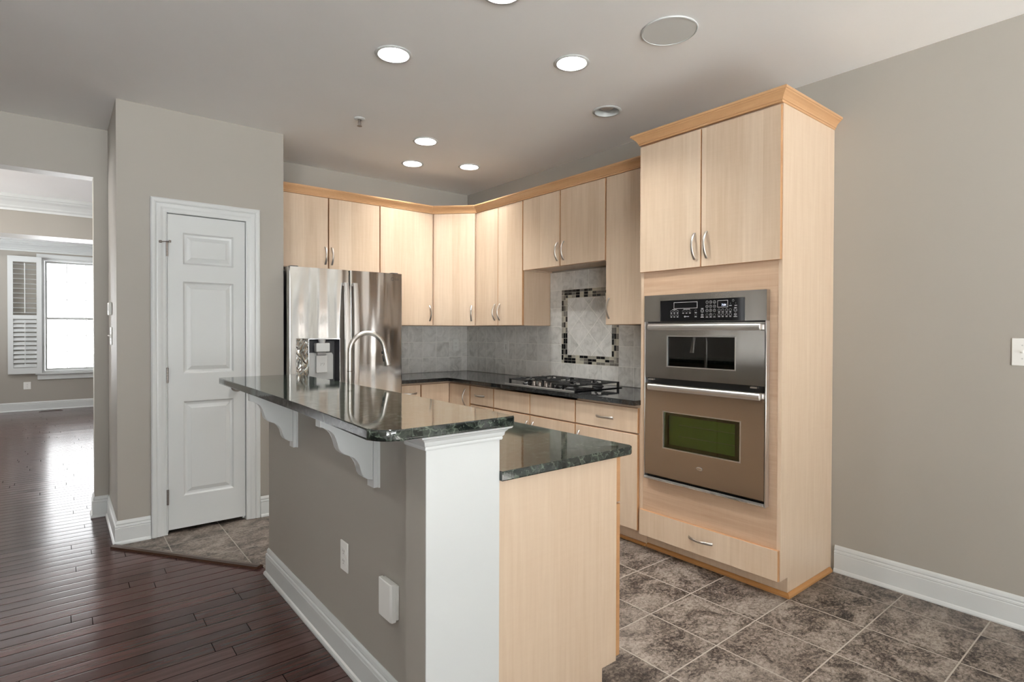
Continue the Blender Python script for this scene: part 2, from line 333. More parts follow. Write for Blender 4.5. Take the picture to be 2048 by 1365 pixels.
# ------------------------------------------------------------------ mesh builder
IDENT = lambda a, b, c: (a, b, c)
class MB:
    def __init__(s): s.bm = bmesh.new()
    def _faces(s, vs, fs, m):
        out = []
        for f in fs:
            try:
                fc = s.bm.faces.new([vs[i] for i in f]); fc.material_index = m; out.append(fc)
            except ValueError: pass
        return out
    def box(s, x0, x1, y0, y1, z0, z1, m=0, bev=0.0, seg=2, f=IDENT):
        vs = [s.bm.verts.new(f(x, y, z)) for x in (x0, x1) for y in (y0, y1) for z in (z0, z1)]
        fs = s._faces(vs, [(0,1,3,2), (4,6,7,5), (0,4,5,1), (2,3,7,6), (0,2,6,4), (1,5,7,3)], m)
        if bev > 0:
            es = list({e for fc in fs for e in fc.edges})
            bmesh.ops.bevel(s.bm, geom=es, offset=bev, segments=seg, profile=0.5, affect='EDGES', material=-1)
        return s
    def prism(s, pts, a, b, f=IDENT, m=0, bev=0.0, seg=2):
        """pts = 2D outline (p,q); extruded from a to b along the third axis; f(p,q,t) -> world"""
        v0 = [s.bm.verts.new(f(p, q, a)) for p, q in pts]; v1 = [s.bm.verts.new(f(p, q, b)) for p, q in pts]
        n = len(pts); fs = []
        for i in range(n):
            j = (i+1) % n
            fs += s._faces([v0[i], v0[j], v1[j], v1[i]], [(0,1,2,3)], m)
        fs += s._faces(v0, [tuple(range(n))], m); fs += s._faces(v1, [tuple(range(n))], m)
        if bev > 0:
            es = list({e for fc in fs[-2:] for e in fc.edges})
            bmesh.ops.bevel(s.bm, geom=es, offset=bev, segments=seg, profile=0.5, affect='EDGES', material=-1)
        return s
    def frame(s, o, i, d0, d1, f=IDENT, m=0):
        """rectangular frame: outer (a0,a1,b0,b1), inner hole, from depth d0 (front) to d1; f(a,d,b)"""
        def ring(r, d): return [s.bm.verts.new(f(a, d, b)) for a, b in ((r[0],r[2]), (r[1],r[2]), (r[1],r[3]), (r[0],r[3]))]
        of, inf, ob, ib = ring(o, d0), ring(i, d0), ring(o, d1), ring(i, d1)
        for k in range(4):
            j = (k+1) % 4
            for q in ((of[k], of[j], inf[j], inf[k]), (ob[k], ib[k], ib[j], ob[j]), (of[k], ob[k], ob[j], of[j]), (inf[k], inf[j], ib[j], ib[k])):
                fc = s.bm.faces.new(q); fc.material_index = m
        return s
    def rings(s, rs, m=0, cap=True, closed=False):
        """loft through rings of equal length"""
        R = [[s.bm.verts.new(p) for p in r] for r in rs]; n = len(R[0])
        pairs = list(zip(R, R[1:])) + ([(R[-1], R[0])] if closed else [])
        for a, b in pairs:
            for i in range(n):
                j = (i+1) % n
                s._faces([a[i], a[j], b[j], b[i]], [(0,1,2,3)], m)
        if cap and not closed:
            s._faces(R[0], [tuple(range(n))], m); s._faces(R[-1], [tuple(range(n))], m)
        return s
    def tube(s, pts, r, n=12, m=0, cap=True, rad=None, closed=False):
        pts = [Vector(p) for p in pts]; rs = []; prev = None
        for i, p in enumerate(pts):
            if closed: t = pts[(i+1) % len(pts)] - pts[i-1]
            else: t = pts[min(i+1, len(pts)-1)] - pts[max(i-1, 0)]
            t.normalize()
            if prev is None:
                a = Vector((0, 0, 1)) if abs(t.z) < 0.9 else Vector((1, 0, 0))
                u = (a - t*a.dot(t)).normalized()
            else: u = (prev - t*prev.dot(t)).normalized()
            prev = u; v = t.cross(u); rr = rad[i] if rad else r
            rs.append([p + (u*math.cos(2*math.pi*k/n) + v*math.sin(2*math.pi*k/n))*rr for k in range(n)])
        return s.rings(rs, m, cap, closed)
    def lathe(s, prof, c, n=32, m=0, ax=(0, 0, 1), cap=True):
        """prof = (radius, distance along ax) list"""
        c = Vector(c); ax = Vector(ax).normalized()
        u = ax.orthogonal().normalized(); v = ax.cross(u)
        rs = [[c + ax*h + (u*math.cos(2*math.pi*k/n) + v*math.sin(2*math.pi*k/n))*max(r, 1e-4) for k in range(n)] for r, h in prof]
        return s.rings(rs, m, cap)
    def sweep(s, prof, path, f=IDENT, m=0):
        """prof=(offset along the path's left normal, depth) closed outline; path = 2D polyline, mitred; f(a,b,depth)"""
        rs = []
        n = len(path)
        for i in range(n):
            p = Vector(path[i])
            d0 = (Vector(path[i]) - Vector(path[i-1])).normalized() if i > 0 else None
            d1 = (Vector(path[i+1]) - Vector(path[i])).normalized() if i < n-1 else None
            n0 = Vector((-d0.y, d0.x)) if d0 else None; n1 = Vector((-d1.y, d1.x)) if d1 else None
            if n0 is None: nn, k = n1, 1.0
            elif n1 is None: nn, k = n0, 1.0
            else:
                nn = (n0+n1).normalized(); k = 1.0/max(0.2, nn.dot(n0))
            rs.append([f(*(p + nn*o*k), d) for o, d in prof])
        return s.rings(rs, m, True)
    def pull(s, c, axis, out, length=0.145, bow=0.030, m=0):
        """arched cabinet pull"""
        c, axis, out = Vector(c), Vector(axis).normalized(), Vector(out).normalized()
        side = axis.cross(out); rs = []
        K = 14
        for i in range(K+1):
            t = i/K; a = math.pi*t
            p = c + axis*(t-0.5)*length + out*(0.0005 + bow*math.sin(a)**0.85)
            tan = (axis*length + out*bow*math.pi*math.cos(a)*0.9).normalized(); nor = side.cross(tan).normalized()
            wd = 0.0058 + 0.0022*abs(math.cos(a)); th = 0.0036 + 0.0010*math.sin(a)
            rs.append([p + side*wd*math.cos(2*math.pi*k/8) + nor*th*math.sin(2*math.pi*k/8) for k in range(8)])
        return s.rings(rs, m)
    def disc_ring(s, c, r0, r1, z0, z1, n=40, m=0):
        s.lathe([(r0, z0), (r1, z0), (r1, z1), (r0, z1), (r0, z0)], c, n, m, cap=False); return s
    def build(s, name, mats, parent=None, smooth=38):
        if not isinstance(mats, (list, tuple)): mats = [mats]
        bm = s.bm
        bmesh.ops.remove_doubles(bm, verts=bm.verts, dist=1e-6)
        bmesh.ops.recalc_face_normals(bm, faces=bm.faces)
        if parent is not None: off = root_loc(parent)
        else:
            xs = [v.co for v in bm.verts]
            off = Vector(((min(v.x for v in xs)+max(v.x for v in xs))/2, (min(v.y for v in xs)+max(v.y for v in xs))/2, min(v.z for v in xs)))
        for v in bm.verts: v.co -= off
        me = D.meshes.new(name); bm.to_mesh(me); bm.free()
        for mt in mats: me.materials.append(mt)
        o = D.objects.new(name, me); COL.objects.link(o)
        if parent is None: o.location = off
        else: o.parent = parent
        if smooth:
            me.shade_smooth() if hasattr(me, 'shade_smooth') else None
            me.set_sharp_from_angle(angle=math.radians(smooth))
            for p in me.polygons:          # broad flats stay flat beside their rounded edges
                if len(p.vertices) > 4 or p.area > .003: p.use_smooth = False
        return o
def root_loc(o):
    l = Vector(o.location)
    while o.parent is not None:
        o = o.parent; l += Vector(o.location)
    return l
def tag(o, label=None, cat=None, group=None, kind=None):
    if label: o['label'] = label
    if cat: o['category'] = cat
    if group: o['group'] = group
    if kind: o['kind'] = kind
    return o
def thing(name, label, cat, loc, group=None, kind=None):
    o = D.objects.new(name, None); COL.objects.link(o); o.location = loc; o.empty_display_size = 0.05
    return tag(o, label, cat, group, kind)
def struct(name, mb, mats, label, cat, smooth=38):
    return tag(mb.build(name, mats, None, smooth), label, cat, None, 'structure')
def text_verts(body, size, origin, xdir, ydir, mb, m=0, align='CENTER', depth=0.0004):
    cu = D.curves.new('lettering', 'FONT'); cu.body = body; cu.size = size; cu.align_x = align; cu.align_y = 'CENTER'
    cu.resolution_u = 3
    ob = D.objects.new('lettering', cu); COL.objects.link(ob)
    dg = bpy.context.evaluated_depsgraph_get(); dg.update()
    me = D.meshes.new_from_object(ob.evaluated_get(dg))
    X, Y = Vector(xdir), Vector(ydir); O = Vector(origin)
    vs = [mb.bm.verts.new(O + X*v.co.x + Y*v.co.y) for v in me.vertices]
    for p in me.polygons:
        try: mb.bm.faces.new([vs[i] for i in p.vertices]).material_index = m
        except ValueError: pass
    D.objects.remove(ob); D.meshes.remove(me); D.curves.remove(cu)
# wall frames: (along, distance from wall, height)
fR = lambda a, d, z: (XW-d, a, z)      # right wall
fB = lambda a, d, z: (a, YB-d, z)      # back wall

# ------------------------------------------------------------------ the room shell
def poly_floor(name, pts, z0, z1, mat, label):
    mb = MB(); mb.prism(pts, z0, z1); struct(name, mb, mat, label, 'floor', 0)
TX0, TY0 = 0.889, 3.325      # island end of the wood/tile joint
poly_floor('floor', [(-4.1, -0.6), (TX0, -0.6), (TX0, TY0), (0.279, 4.193), (0.279, 5.0), (3.5, 5.0), (3.5, 12.1), (-4.1, 12.1)], -0.06, 0.0, M['hardwood'], 'dark glossy hardwood plank floor')
poly_floor('floor_kitchen', [(TX0, -0.6), (3.5, -0.6), (3.5, 5.0), (0.279, 5.0), (0.279, 4.193), (TX0, TY0)], -0.06, 0.0, M['tile_floor'], 'brown slate-look tile floor of the kitchen')

poly_floor('floor_rear', [(-4.1, -8.1), (3.5, -8.1), (3.5, -0.6), (-4.1, -0.6)], -0.06, 0.0, M['carpet'], 'pale unseen carpet added behind the kitchen to bounce light upward')
LAMPS = [(1.342, 2.631), (2.114, 2.12), (2.141, 3.682), (2.343, 4.246), (2.768, 4.017), (1.445, 1.86)]
FILL_LAMPS = [(-0.85, 1.75)]      # unseen fill light added over the hardwood, left of the frame
OFFLAMP = (2.753, 2.439)
def ceiling():
    mb = MB(); bm = mb.bm
    edges = []
    def loop(pts):
        vs = [bm.verts.new((x, y, ZC)) for x, y in pts]
        for i in range(len(vs)): edges.append(bm.edges.new((vs[i], vs[(i+1) % len(vs)])))
    loop([(-4.1, -8.1), (3.47, -8.1), (3.47, 12.1), (-4.1, 12.1)])
    for x, y in LAMPS + FILL_LAMPS + [OFFLAMP]:
        loop([(x + 0.081*math.cos(2*math.pi*k/40), y + 0.081*math.sin(2*math.pi*k/40)) for k in range(40)])
    bmesh.ops.triangle_fill(bm, use_beauty=True, use_dissolve=False, edges=edges, normal=(0, 0, -1))
    mb.box(-4.1, 3.47, -8.1, 12.1, 2.95, 3.05)
    struct('ceiling', mb, M['ceiling'], 'smooth ceiling with recessed lights', 'ceiling', 0)
ceiling()
# right wall with the glazed door opening behind the camera
mb = MB(); mb.box(XW, XW+.13, -1.10, 12.0, 0, 2.95); mb.box(XW, XW+.13, -8.0, -2.95, 0, 2.95); mb.box(XW, XW+.13, -2.95, -1.10, 2.12, 2.95)
struct('wall_right', mb, M['wall'], 'greige wall on the right of the kitchen', 'wall', 0)
mb = MB(); mb.box(1.15, XW-.001, YB, YB+.16, 0, 2.94); struct('wall_back', mb, M['wall'], 'greige wall behind the refrigerator and corner cabinets', 'wall', 0)
# wall around the wide opening to the front rooms
mb = MB(); mb.box(0.197, 1.149, 4.93, 5.068, 0, 2.94); mb.box(-0.95, 0.197, 4.93, 5.068, 2.40, 2.94); mb.box(-3.50, -0.95, 4.93, 5.068, 0, 2.94); mb.box(-4.0, -3.50, 4.93, 5.068, 2.12, 2.94)
struct('wall_header', mb, M['wall'], 'greige wall with the wide opening to the front rooms', 'wall', 0)
# pantry box
DX0, DX1, DZ1 = 0.546, 1.018, 2.082
mb = MB()
mb.box(0.28, DX0-.012, YP, YP+.115, 0, 2.94); mb.box(DX1+.012, 1.273, YP, YP+.115, 0, 2.94); mb.box(DX0-.012, DX1+.012, YP, YP+.115, DZ1+.012, 2.94)
mb.box(0.28, 0.395, YP+.115, 4.929, 0, 2.94); mb.box(1.16, 1.273, YP+.115, YB-.001, 0, 2.94)
struct('wall_pantry', mb, M['wall'], 'greige walls of the corner pantry closet', 'wall', 0)
LW = [(5.12, 7.6, 0.5, 2.4), (8.7, 11.5, 0.5, 2.4)]  # unseen windows put in to brighten the front rooms
def left_wall():
    mb = MB(); y = -4.6
    for a, b, c, d in LW:
        mb.box(-4.12, -4.0, y, a, 0, 2.94); mb.box(-4.12, -4.0, a, b, 0, c); mb.box(-4.12, -4.0, a, b, d, 2.94); y = b
    mb.box(-4.12, -4.0, y, 12.1, 0, 2.94); return mb
mb = left_wall(); struct('wall_left', mb, M['wall'], 'greige wall far left of the hardwood floor', 'wall', 0)
def wall_holes(y0, y1, x0, x1, holes, f):
    mb = MB(); x = x0
    for a, b, c, d in sorted(holes):
        mb.box(x, a, y0, y1, 0, 2.94); mb.box(a, b, y0, y1, 0, c); mb.box(a, b, y0, y1, d, 2.94); x = b
    mb.box(x, x1, y0, y1, 0, 2.94); return mb
WF = (-0.20, 0.95, 0.614, 2.49)
WF2 = (-3.2, -1.5, 0.614, 2.49)  # second far window, out of view, added for more light in the front rooms
struct('wall_far', wall_holes(12.0, 12.13, -4.0, XW, [WF, WF2], None), M['beige_wall'], 'grey wall of the front room around its window', 'wall', 0)
RW = [(-2.4, 1.6, 0.35, 2.5)]
struct('wall_rear', wall_holes(-8.13, -8.0, -4.0, XW, RW, None), M['wall'], 'greige rear wall with a wide window', 'wall', 0)
# second header towards the front room
mb = MB(); mb.box(-2.6, 1.6, 7.93, 8.29, 2.338, 2.94); mb.box(-4.0, -2.6, 7.93, 8.29, 0, 2.94); mb.box(1.6, XW, 7.93, 8.29, 0, 2.94)
struct('wall_beam', mb, M['beige_wall'], 'header between the two front rooms', 'wall', 0)
CROWN_W = [(0, 0), (0.012, 0), (0.014, 0.02), (0.030, 0.035), (0.034, 0.05), (0.062, 0.085), (0.090, 0.105), (0.096, 0.12), (0.108, 0.125), (0.110, 0.16), (0, 0.16)]
mb = MB(); mb.sweep([(o, ZC-.161+d) for o, d in CROWN_W], [(XW-.002, 7.929), (-3.99, 7.929)]); struct('trim_1', mb, M['trim'], 'white crown moulding on the header between the front rooms', 'moulding')
mb = MB(); mb.sweep([(o, ZC-.161+d) for o, d in CROWN_W], [(XW-.002, 11.999), (-3.99, 11.999)]); struct('trim_2', mb, M['trim'], 'white crown moulding above the front room window', 'moulding')

# baseboards
BASE = [(0.0005, 0.001), (0.024, 0.001), (0.024, 0.008), (0.020, 0.017), (0.0145, 0.022), (0.0145, 0.100), (0.0125, 0.104), (0.0150, 0.108), (0.0135, 0.116), (0.0085, 0.119), (0.0085, 0.123), (0.0105, 0.127), (0.0075, 0.138), (0.003, 0.146), (0.0005, 0.146)]
def baseboard(name, path, label):
    mb = MB(); mb.sweep(BASE, path); struct(name, mb, M['trim'], label, 'baseboard')
baseboard('baseboard_right', [(XW, -1.01), (XW, 1.283)], 'white baseboard running from the tall oven cabinet along the right wall')
baseboard('baseboard_pantry', [(0.4535, YP), (0.28, YP), (0.28, 4.93), (0.197, 4.93), (0.197, 5.068)], 'white baseboard wrapping the pantry corner beside the wood floor')
baseboard('baseboard_pantry_2', [(1.27, YP), (1.1115, YP)], 'short white baseboard between the pantry door and the refrigerator')
baseboard('baseboard_far', [(XW-.001, 12.0), (-3.99, 12.0)], 'white baseboard under the front room window')
baseboard('baseboard_island', [(1.028, 1.33), (0.777, 1.33), (0.777, 1.444), (0.885, 1.444), (0.885, 3.185), (1.028, 3.185)], 'white baseboard along the grey island wall')

# wood-to-tile reducer strip
def reducer():
    a, b = Vector((0.262, 4.176)), Vector((0.874, 3.31)); d = (b-a).normalized(); n = Vector((-d.y, d.x))
    mb = MB(); prof = [(-0.026, 0.0006), (0.028, 0.0006), (0.026, 0.012), (0.012, 0.017), (-0.004, 0.017), (-0.018, 0.010)]
    mb.sweep([(-o, h) for o, h in prof], [tuple(a), tuple(b)])
    tag(mb.build('threshold_strip', M['strip_wood']), 'dark wood reducer strip where hardwood meets tile by the pantry', 'threshold')
reducer()

# ------------------------------------------------------------------ windows and doors of the shell
def window(name, X0, X1, Z0, Z1, Y, inward, cols, rows, label, casing=True, sill=True, side=False):
    """double hung window; inward = -1 when the room is towards -Y"""
    f = lambda a, d, z: (a, Y - inward*d, z)     # d>0 goes out of the room
    if side: f = lambda a, d, z: (Y - d, a, z)
    r = thing(name, label, 'window', f((X0+X1)/2, 0, Z0), kind='structure')
    zm = (Z0+Z1)/2 - 0.045
    mb = MB(); mb.frame((X0+.001, X1-.001, Z0+.001, Z1-.001), (X0+.03, X1-.03, Z0+.03, Z1-.03), 0.0, 0.12, lambda a, d, b: f(a, d, b)); mb.build('window_frame', M['trim'], r)
    for nm, za, zb, d in (('lower_sash', Z0+.032, zm+.02, 0.05), ('upper_sash', zm-.02, Z1-.032, 0.085)):
        mb = MB(); xa, xb = X0+.032, X1-.032
        mb.frame((xa, xb, za, zb), (xa+.03, xb-.03, za+.035, zb-.035), d, d+.03, lambda a, dd, b: f(a, dd, b))
        s_ = mb.build(nm, M['trim'], r)
        mb = MB()
        for k in range(1, cols):
            xx = xa+.03 + (xb-xa-.06)*k/cols; mb.box(xx-.005, xx+.005, d+.006, d+.018, za+.035, zb-.035, f=f)
        for k in range(1, rows):
            zz = za+.035 + (zb-za-.07)*k/rows; mb.box(xa+.03, xb-.03, d+.0075, d+.0165, zz-.005, zz+.005, f=f)
        mb.build('muntin_grid', M['trim'], s_)
        mb = MB(); mb.box(xa+.029, xb-.029, d+.019, d+.022, za+.034, zb-.034, f=f); mb.build('glass_pane', M['glass'], s_)
    if casing:
        mb = MB()
        prof = [(0, 0.001), (0.0, .014), (.012, .018), (.055, .020), (.068, .018), (.070, .001)]
        mb.sweep(prof, [(X0, Z0), (X0, Z1), (X1, Z1), (X1, Z0)], lambda a, b, d: f(a, -d, b)); mb.build('casing', M['trim'], r)
    if sill:
        mb = MB(); mb.box(X0-.09, X1+.09, -.05, -.001, Z0-.03, Z0-.001, f=f, bev=.006); mb.build('sill', M['trim'], r)
        mb = MB(); mb.box(X0-.065, X1+.065, -.018, -.001, Z0-.112, Z0-.031, f=f, bev=.004); mb.build('apron', M['trim'], r)
    mb = MB(); mb.box((X0+X1)/2-.03, (X0+X1)/2+.03, .03, .049, zm-.012, zm+.012, f=f, bev=.004); mb.build('sash_lock', M['light_grey'], r)
    return r
window('window_1', *WF, 12.0, -1, 4, 3, 'white gridded window glowing with daylight in the front room')
window('window_6', *WF2, 12.0, -1, 4, 3, 'unseen white window added to light the front room near its left corner')
window('window_2', *RW[0], -8.0, 1, 6, 2, 'wide window of the rear wall beside the corner')
for k_, (w_, l_) in enumerate(zip(LW, ('unseen left wall window added to light the room between the two headers', 'unseen left wall window added to light the front room'))):
    window('window_%d' % (k_+3), *w_, -4.0, 1, 4, 2, l_, side=True)
# glazed sliding door in the right wall, behind the camera
r = thing('door_2', 'white framed glazed sliding door in the right wall', 'door', (XW, -2.0, 0), kind='structure')
mb = MB(); mb.frame((-2.949, -1.101, 0.001, 2.119), (-2.90, -1.15, 0.05, 2.07), -0.001, -0.12, fR); mb.build('door_frame', M['trim'], r)
for a0, a1, d in ((-2.899, -1.99, -.02), (-2.05, -1.151, -.065)):
    mb = MB(); mb.frame((a0, a1, 0.051, 2.069), (a0+.09, a1-.09, 0.16, 1.97), d, d-.04, fR); p = mb.build('door_leaf', M['trim'], r)
    mb = MB(); mb.box(a0+.089, a1-.089, d-.018, d-.022, .159, 1.971, f=fR); mb.build('glass_pane', M['glass'], p)
mb = MB(); mb.sweep([(0, .001), (0, .014), (.07, .02), (.08, .001)], [(-2.95, 0.002), (-2.95, 2.12), (-1.10, 2.12), (-1.10, 0.002)], lambda a, b, d: fR(a, d, b)); mb.build('casing', M['trim'], r)

# pantry door with casing, hinges, knob
fP = lambda a, d, z: (a, YP-d, z)
CASE = [(0, 0.0006), (0.0, 0.011), (0.006, 0.013), (0.009, 0.011), (0.022, 0.012), (0.034, 0.016), (0.050, 0.0175), (0.058, 0.0155), (0.062, 0.020), (0.070, 0.023), (0.082, 0.0235), (0.090, 0.019), (0.090, 0.0006)]
mb = MB(); mb.sweep(CASE, [(DX0, 0.002), (DX0, DZ1), (DX1, DZ1), (DX1, 0.002)], lambda a, b, d: fP(a, d, b))
struct('trim_3', mb, M['trim'], 'white moulded casing framing the pantry door', 'casing')
mb = MB()
for a0, a1 in ((DX0-.0115, DX0+.0005), (DX1-.0005, DX1+.0115)): mb.box(a0, a1, -.0005, -.112, 0.002, DZ1, f=fP)
mb.box(DX0-.0115, DX1+.0115, -.0005, -.112, DZ1+.0005, DZ1+.0115, f=fP)
for a0, a1 in ((DX0+.0005, DX0+.012), (DX1-.012, DX1-.0005)): mb.box(a0, a1, -.045, -.08, 0.002, DZ1, f=fP)
mb.box(DX0+.0005, DX1-.0005, -.045, -.08, DZ1-.012, DZ1, f=fP)
struct('trim_4', mb, M['trim'], 'white jamb lining of the pantry doorway', 'jamb', 0)
r = thing('door_1', 'narrow white three-panel pantry door', 'door', ((DX0+DX1)/2, YP, 0), kind='structure')
def pantry_door():
    a0, a1, z0, z1 = DX0+.0035, DX1-.0035, 0.026, DZ1-.004
    panels = [(0.638, 0.941, 1.757, 1.963), (0.638, 0.941, 1.041, 1.645), (0.638, 0.941, 0.236, 0.857)]
    d0, d1 = -0.006, -0.041
    mb = MB()
    xs = [a0, panels[0][0], panels[0][1], a1]
    zs = [z0, .236, .857, 1.041, 1.645, 1.757, 1.963, z1]
    bm = mb.bm
    grid = {(i, j): bm.verts.new(fP(xs[i], d0, zs[j])) for i in range(4) for j in range(8)}
    for i in range(3):
        for j in range(7):
            q = [grid[i, j], grid[i+1, j], grid[i+1, j+1], grid[i, j+1]]
            if i == 1 and j in (1, 3, 5):
                rings = [q]
                for ins, dd in ((0.004, -.004), (0.010, -.010), (0.018, -.0125), (0.024, -.0125), (0.044, -.0055), (0.047, -.004)):
                    rings.append([bm.verts.new(fP(x, d0+dd, z)) for x, z in ((xs[i]+ins, zs[j]+ins), (xs[i+1]-ins, zs[j]+ins), (xs[i+1]-ins, zs[j+1]-ins), (xs[i]+ins, zs[j+1]-ins))])
                for A, B in zip(rings, rings[1:]):
                    for k in range(4): bm.faces.new([A[k], A[(k+1) % 4], B[(k+1) % 4], B[k]])
                bm.faces.new(rings[-1])
            else: bm.faces.new(q)
    ob = [bm.verts.new(fP(x, d1, z)) for x, z in ((a0, z0), (a1, z0), (a1, z1), (a0, z1))]
    bm.faces.new(ob)
    edge = [[grid[i, 0] for i in range(4)], [grid[3, j] for j in range(8)], [grid[i, 7] for i in (3, 2, 1, 0)], [grid[0, j] for j in range(7, -1, -1)]]
    for k, e in enumerate(edge): bm.faces.new(e + [ob[(k+1) % 4], ob[k]])
    mb.build('door_panel', M['trim'], r, 25)
pantry_door()
for k, zc in enumerate((1.846, 1.032, 0.244)):
    mb = MB(); 
    for q in range(5):
        mb.lathe([(.0058, -.046+q*.0185), (.0058, -.0285+q*.0185)], (DX0-.001, YP-.0145-.004, zc), 12)
    mb.lathe([(.003, .045), (.0068, .046), (.0068, .050), (.003, .053)], (DX0-.001, YP-.0185, zc), 12)
    mb.box(DX0-.0006, DX0+.0008, .0, .017, zc-.045, zc+.045, f=fP)
    h = mb.build('hinge', M['dark_metal'], r)
    if k == 0:
        mb = MB(); mb.tube([(DX0+.012, YP-.026, zc+.049), (DX0-.030, YP-.026, zc+.045)], .0028, 8); mb.lathe([(.0075, 0), (.0085, .004), (.0085, .012), (.006, .016)], (DX0-.030, YP-.026, zc+.045), 12, 0, (-1, 0, -.1)); mb.lathe([(.007, -.004), (.007, .010)], (DX0+.014, YP-.026, zc+.047), 10, 0, (0, 0, 1))
        mb.build('door_stop', M['dark_metal'], h)
mb = MB(); mb.lathe([(.030, 0), (.032, .004), (.028, .009), (.012, .013), (.011, .030), (.018, .036), (.027, .046), (.029, .056), (.025, .066), (.012, .071)], (0.955, YP+.006, 0.935), 28, 0, (0, -1, 0))
tag(mb.build('door_knob', M['nickel'], r), 'round satin nickel knob')

# ------------------------------------------------------------------ tiled backsplash
r = thing('tile_backsplash', 'grey stone-look tile backsplash beside the refrigerator on the back wall', 'backsplash', (2.77, YB, CT))
mb = MB(); mb.box(2.195, XW-.009, .0006, .008, CT+.002, 1.3695, f=fB); mb.build('tile_field', M['splash_back'], r, 0)
r = thing('tile_backsplash', 'stone-look tile backsplash with a mosaic framed diamond panel over the cooktop', 'backsplash', (XW, 3.5, CT))
mb = MB()
MY0, MY1, MZ0, MZ1 = 2.827, 3.4555, 1.0555, 1.6735
def bx(a0, a1, z0, z1): mb.box(a0, a1, .0006, .008, z0, z1, f=fR)
bx(2.159, MY0, CT+.002, 1.3695); bx(MY1, YB-.001, CT+.002, 1.3695); bx(MY0, MY1, CT+.002, MZ0)
bx(2.688, MY0, 1.3695, 1.827); bx(MY1, 3.598, 1.3695, 1.827); bx(MY0, MY1, MZ1, 1.827)
mb.build('tile_field', M['splash_right'], r, 0)
BW = 0.071
mb = MB(); mb.box(MY0+BW, MY1-BW, .0006, .008, MZ0+BW, MZ1-BW, f=fR); mb.build('diamond_panel', M['splash_diag'], r, 0)
mb = MB(); mb.frame((MY0, MY1, MZ0, MZ1), (MY0+BW, MY1-BW, MZ0+BW, MZ1-BW), .0072, .0006, fR, 0)
rr = random.Random(11)
def mos(a0, a1, z0, z1):
    k = rr.choices((1, 2, 3, 4), (5, 4, 4, 3))[0]
    mb.box(a0, a1, .0073, .0088, z0, z1, k, f=fR)
rw = BW/3; tl = 0.046
for row in range(3):
    o = row*rw
    for side in range(4):
        horiz = side < 2
        lo, hi = (MY0, MY1) if horiz else (MZ0, MZ1)
        s_, e = lo + o + (0 if row % 2 else .0), hi - o
        if not horiz: s_, e = s_ + rw, e - rw
        p = s_ - (0.023 if row % 2 else 0)
        while p < e-.004:
            q = min(p + tl, e); p2 = max(p, s_)
            if q - p2 > .008:
                a, b = p2+.0015, q-.0015
                if side == 0: mos(a, b, MZ0+o+.0015, MZ0+o+rw-.0015)
                elif side == 1: mos(a, b, MZ1-o-rw+.0015, MZ1-o-.0015)
                elif side == 2: mos(MY0+o+.0015, MY0+o+rw-.0015, a, b)
                else: mos(MY1-o-rw+.0015, MY1-o-.0015, a, b)
            p = q
mb.build('mosaic_border', [M['grout'], M['mos_black'], M['mos_grey'], M['mos_cream'], M['mos_stone']], r, 0)

# ------------------------------------------------------------------ kitchen cabinets
UD0, UD1 = 0.302, 0.322          # wall cabinet: carcass depth, door face
UB, UT = 1.371, 2.432            # wall cabinet bottom / top
def f_out(f):                    # outward direction of a wall frame
    a = Vector(f(0, 0, 0)); b = Vector(f(0, 1, 0)); return (b-a)
def f_along(f):
    return Vector(f(1, 0, 0)) - Vector(f(0, 0, 0))
def door(root, f, a0, a1, z0, z1, d0, d1, pull=None, name='door', mat='maple', plen=.145):
    """slab front with an edge band; pull = (a, z, 'v'|'h')"""
    mb = MB(); mb.box(a0, a1, d0+.0005, d1, z0, z1, f=f, bev=.0018, seg=1)
    bm = mb.bm
    out = f_out(f)
    bmesh.ops.recalc_face_normals(bm, faces=bm.faces)
    for fc in bm.faces:
        fc.normal_update()
        if abs(fc.normal.dot(out)) < .9: fc.material_index = 1
    o = mb.build(name, [M[mat], M['maple_edge']], root, 0)
    if pull:
        a, z, k = pull
        mb = MB(); mb.pull(Vector(f(a, d1, z)), Vector((0, 0, 1)) if k == 'v' else f_along(f), out, plen)
        mb.build('handle', M['nickel'], o)
    return o
def carcass(root, f, a0, a1, z0, z1, d, mat='maple_panel'):
    mb = MB(); t = .016
    mb.box(a0, a0+t, .002, d, z0, z1, f=f); mb.box(a1-t, a1, .002, d, z0, z1, f=f)
    mb.box(a0+t, a1-t, .002, d-.002, z1-t, z1, f=f); mb.box(a0+t, a1-t, .002, d-.002, z0+.012, z0+.012+t, f=f)
    mb.box(a0+t, a1-t, .002, .008, z0+.012+t, z1-t, f=f)
    mb.box(a0+t, a1-t, d-.02, d, z0, z0+.012, f=f); mb.box(a0+t, a1-t, d-.02, d-.001, z1-.05, z1-t, f=f)
    return mb.build('cabinet_body', M[mat], root, 0)
def upper(name, label, f, a0, a1, z0, doors, loc):
    r = thing(name, label, 'cabinet', loc, 'maple wall cabinets')
    carcass(r, f, a0+.0005, a1-.0005, z0, UT, UD0)
    for (b0, b1, pa, pz) in doors:
        door(r, f, b0, b1, z0+.002, 2.417, UD0, UD1, (pa, pz, 'v') if pa else None)
    return r
g = .0038
upper('wall_cabinet', 'short two-door maple wall cabinet above the refrigerator', fB, 1.285, 2.198, 1.829, [(1.285+g, 1.7395-g, 1.7125, 1.94), (1.7395+g, 2.198-g, 1.768, 1.94)], (1.74, YB-.15, 1.829))
upper('wall_cabinet', 'single-door maple wall cabinet between the refrigerator cabinet and the corner', fB, 2.198, 2.735, UB, [(2.198+g, 2.735-g, 2.700, 1.488)], (2.47, YB-.15, UB))
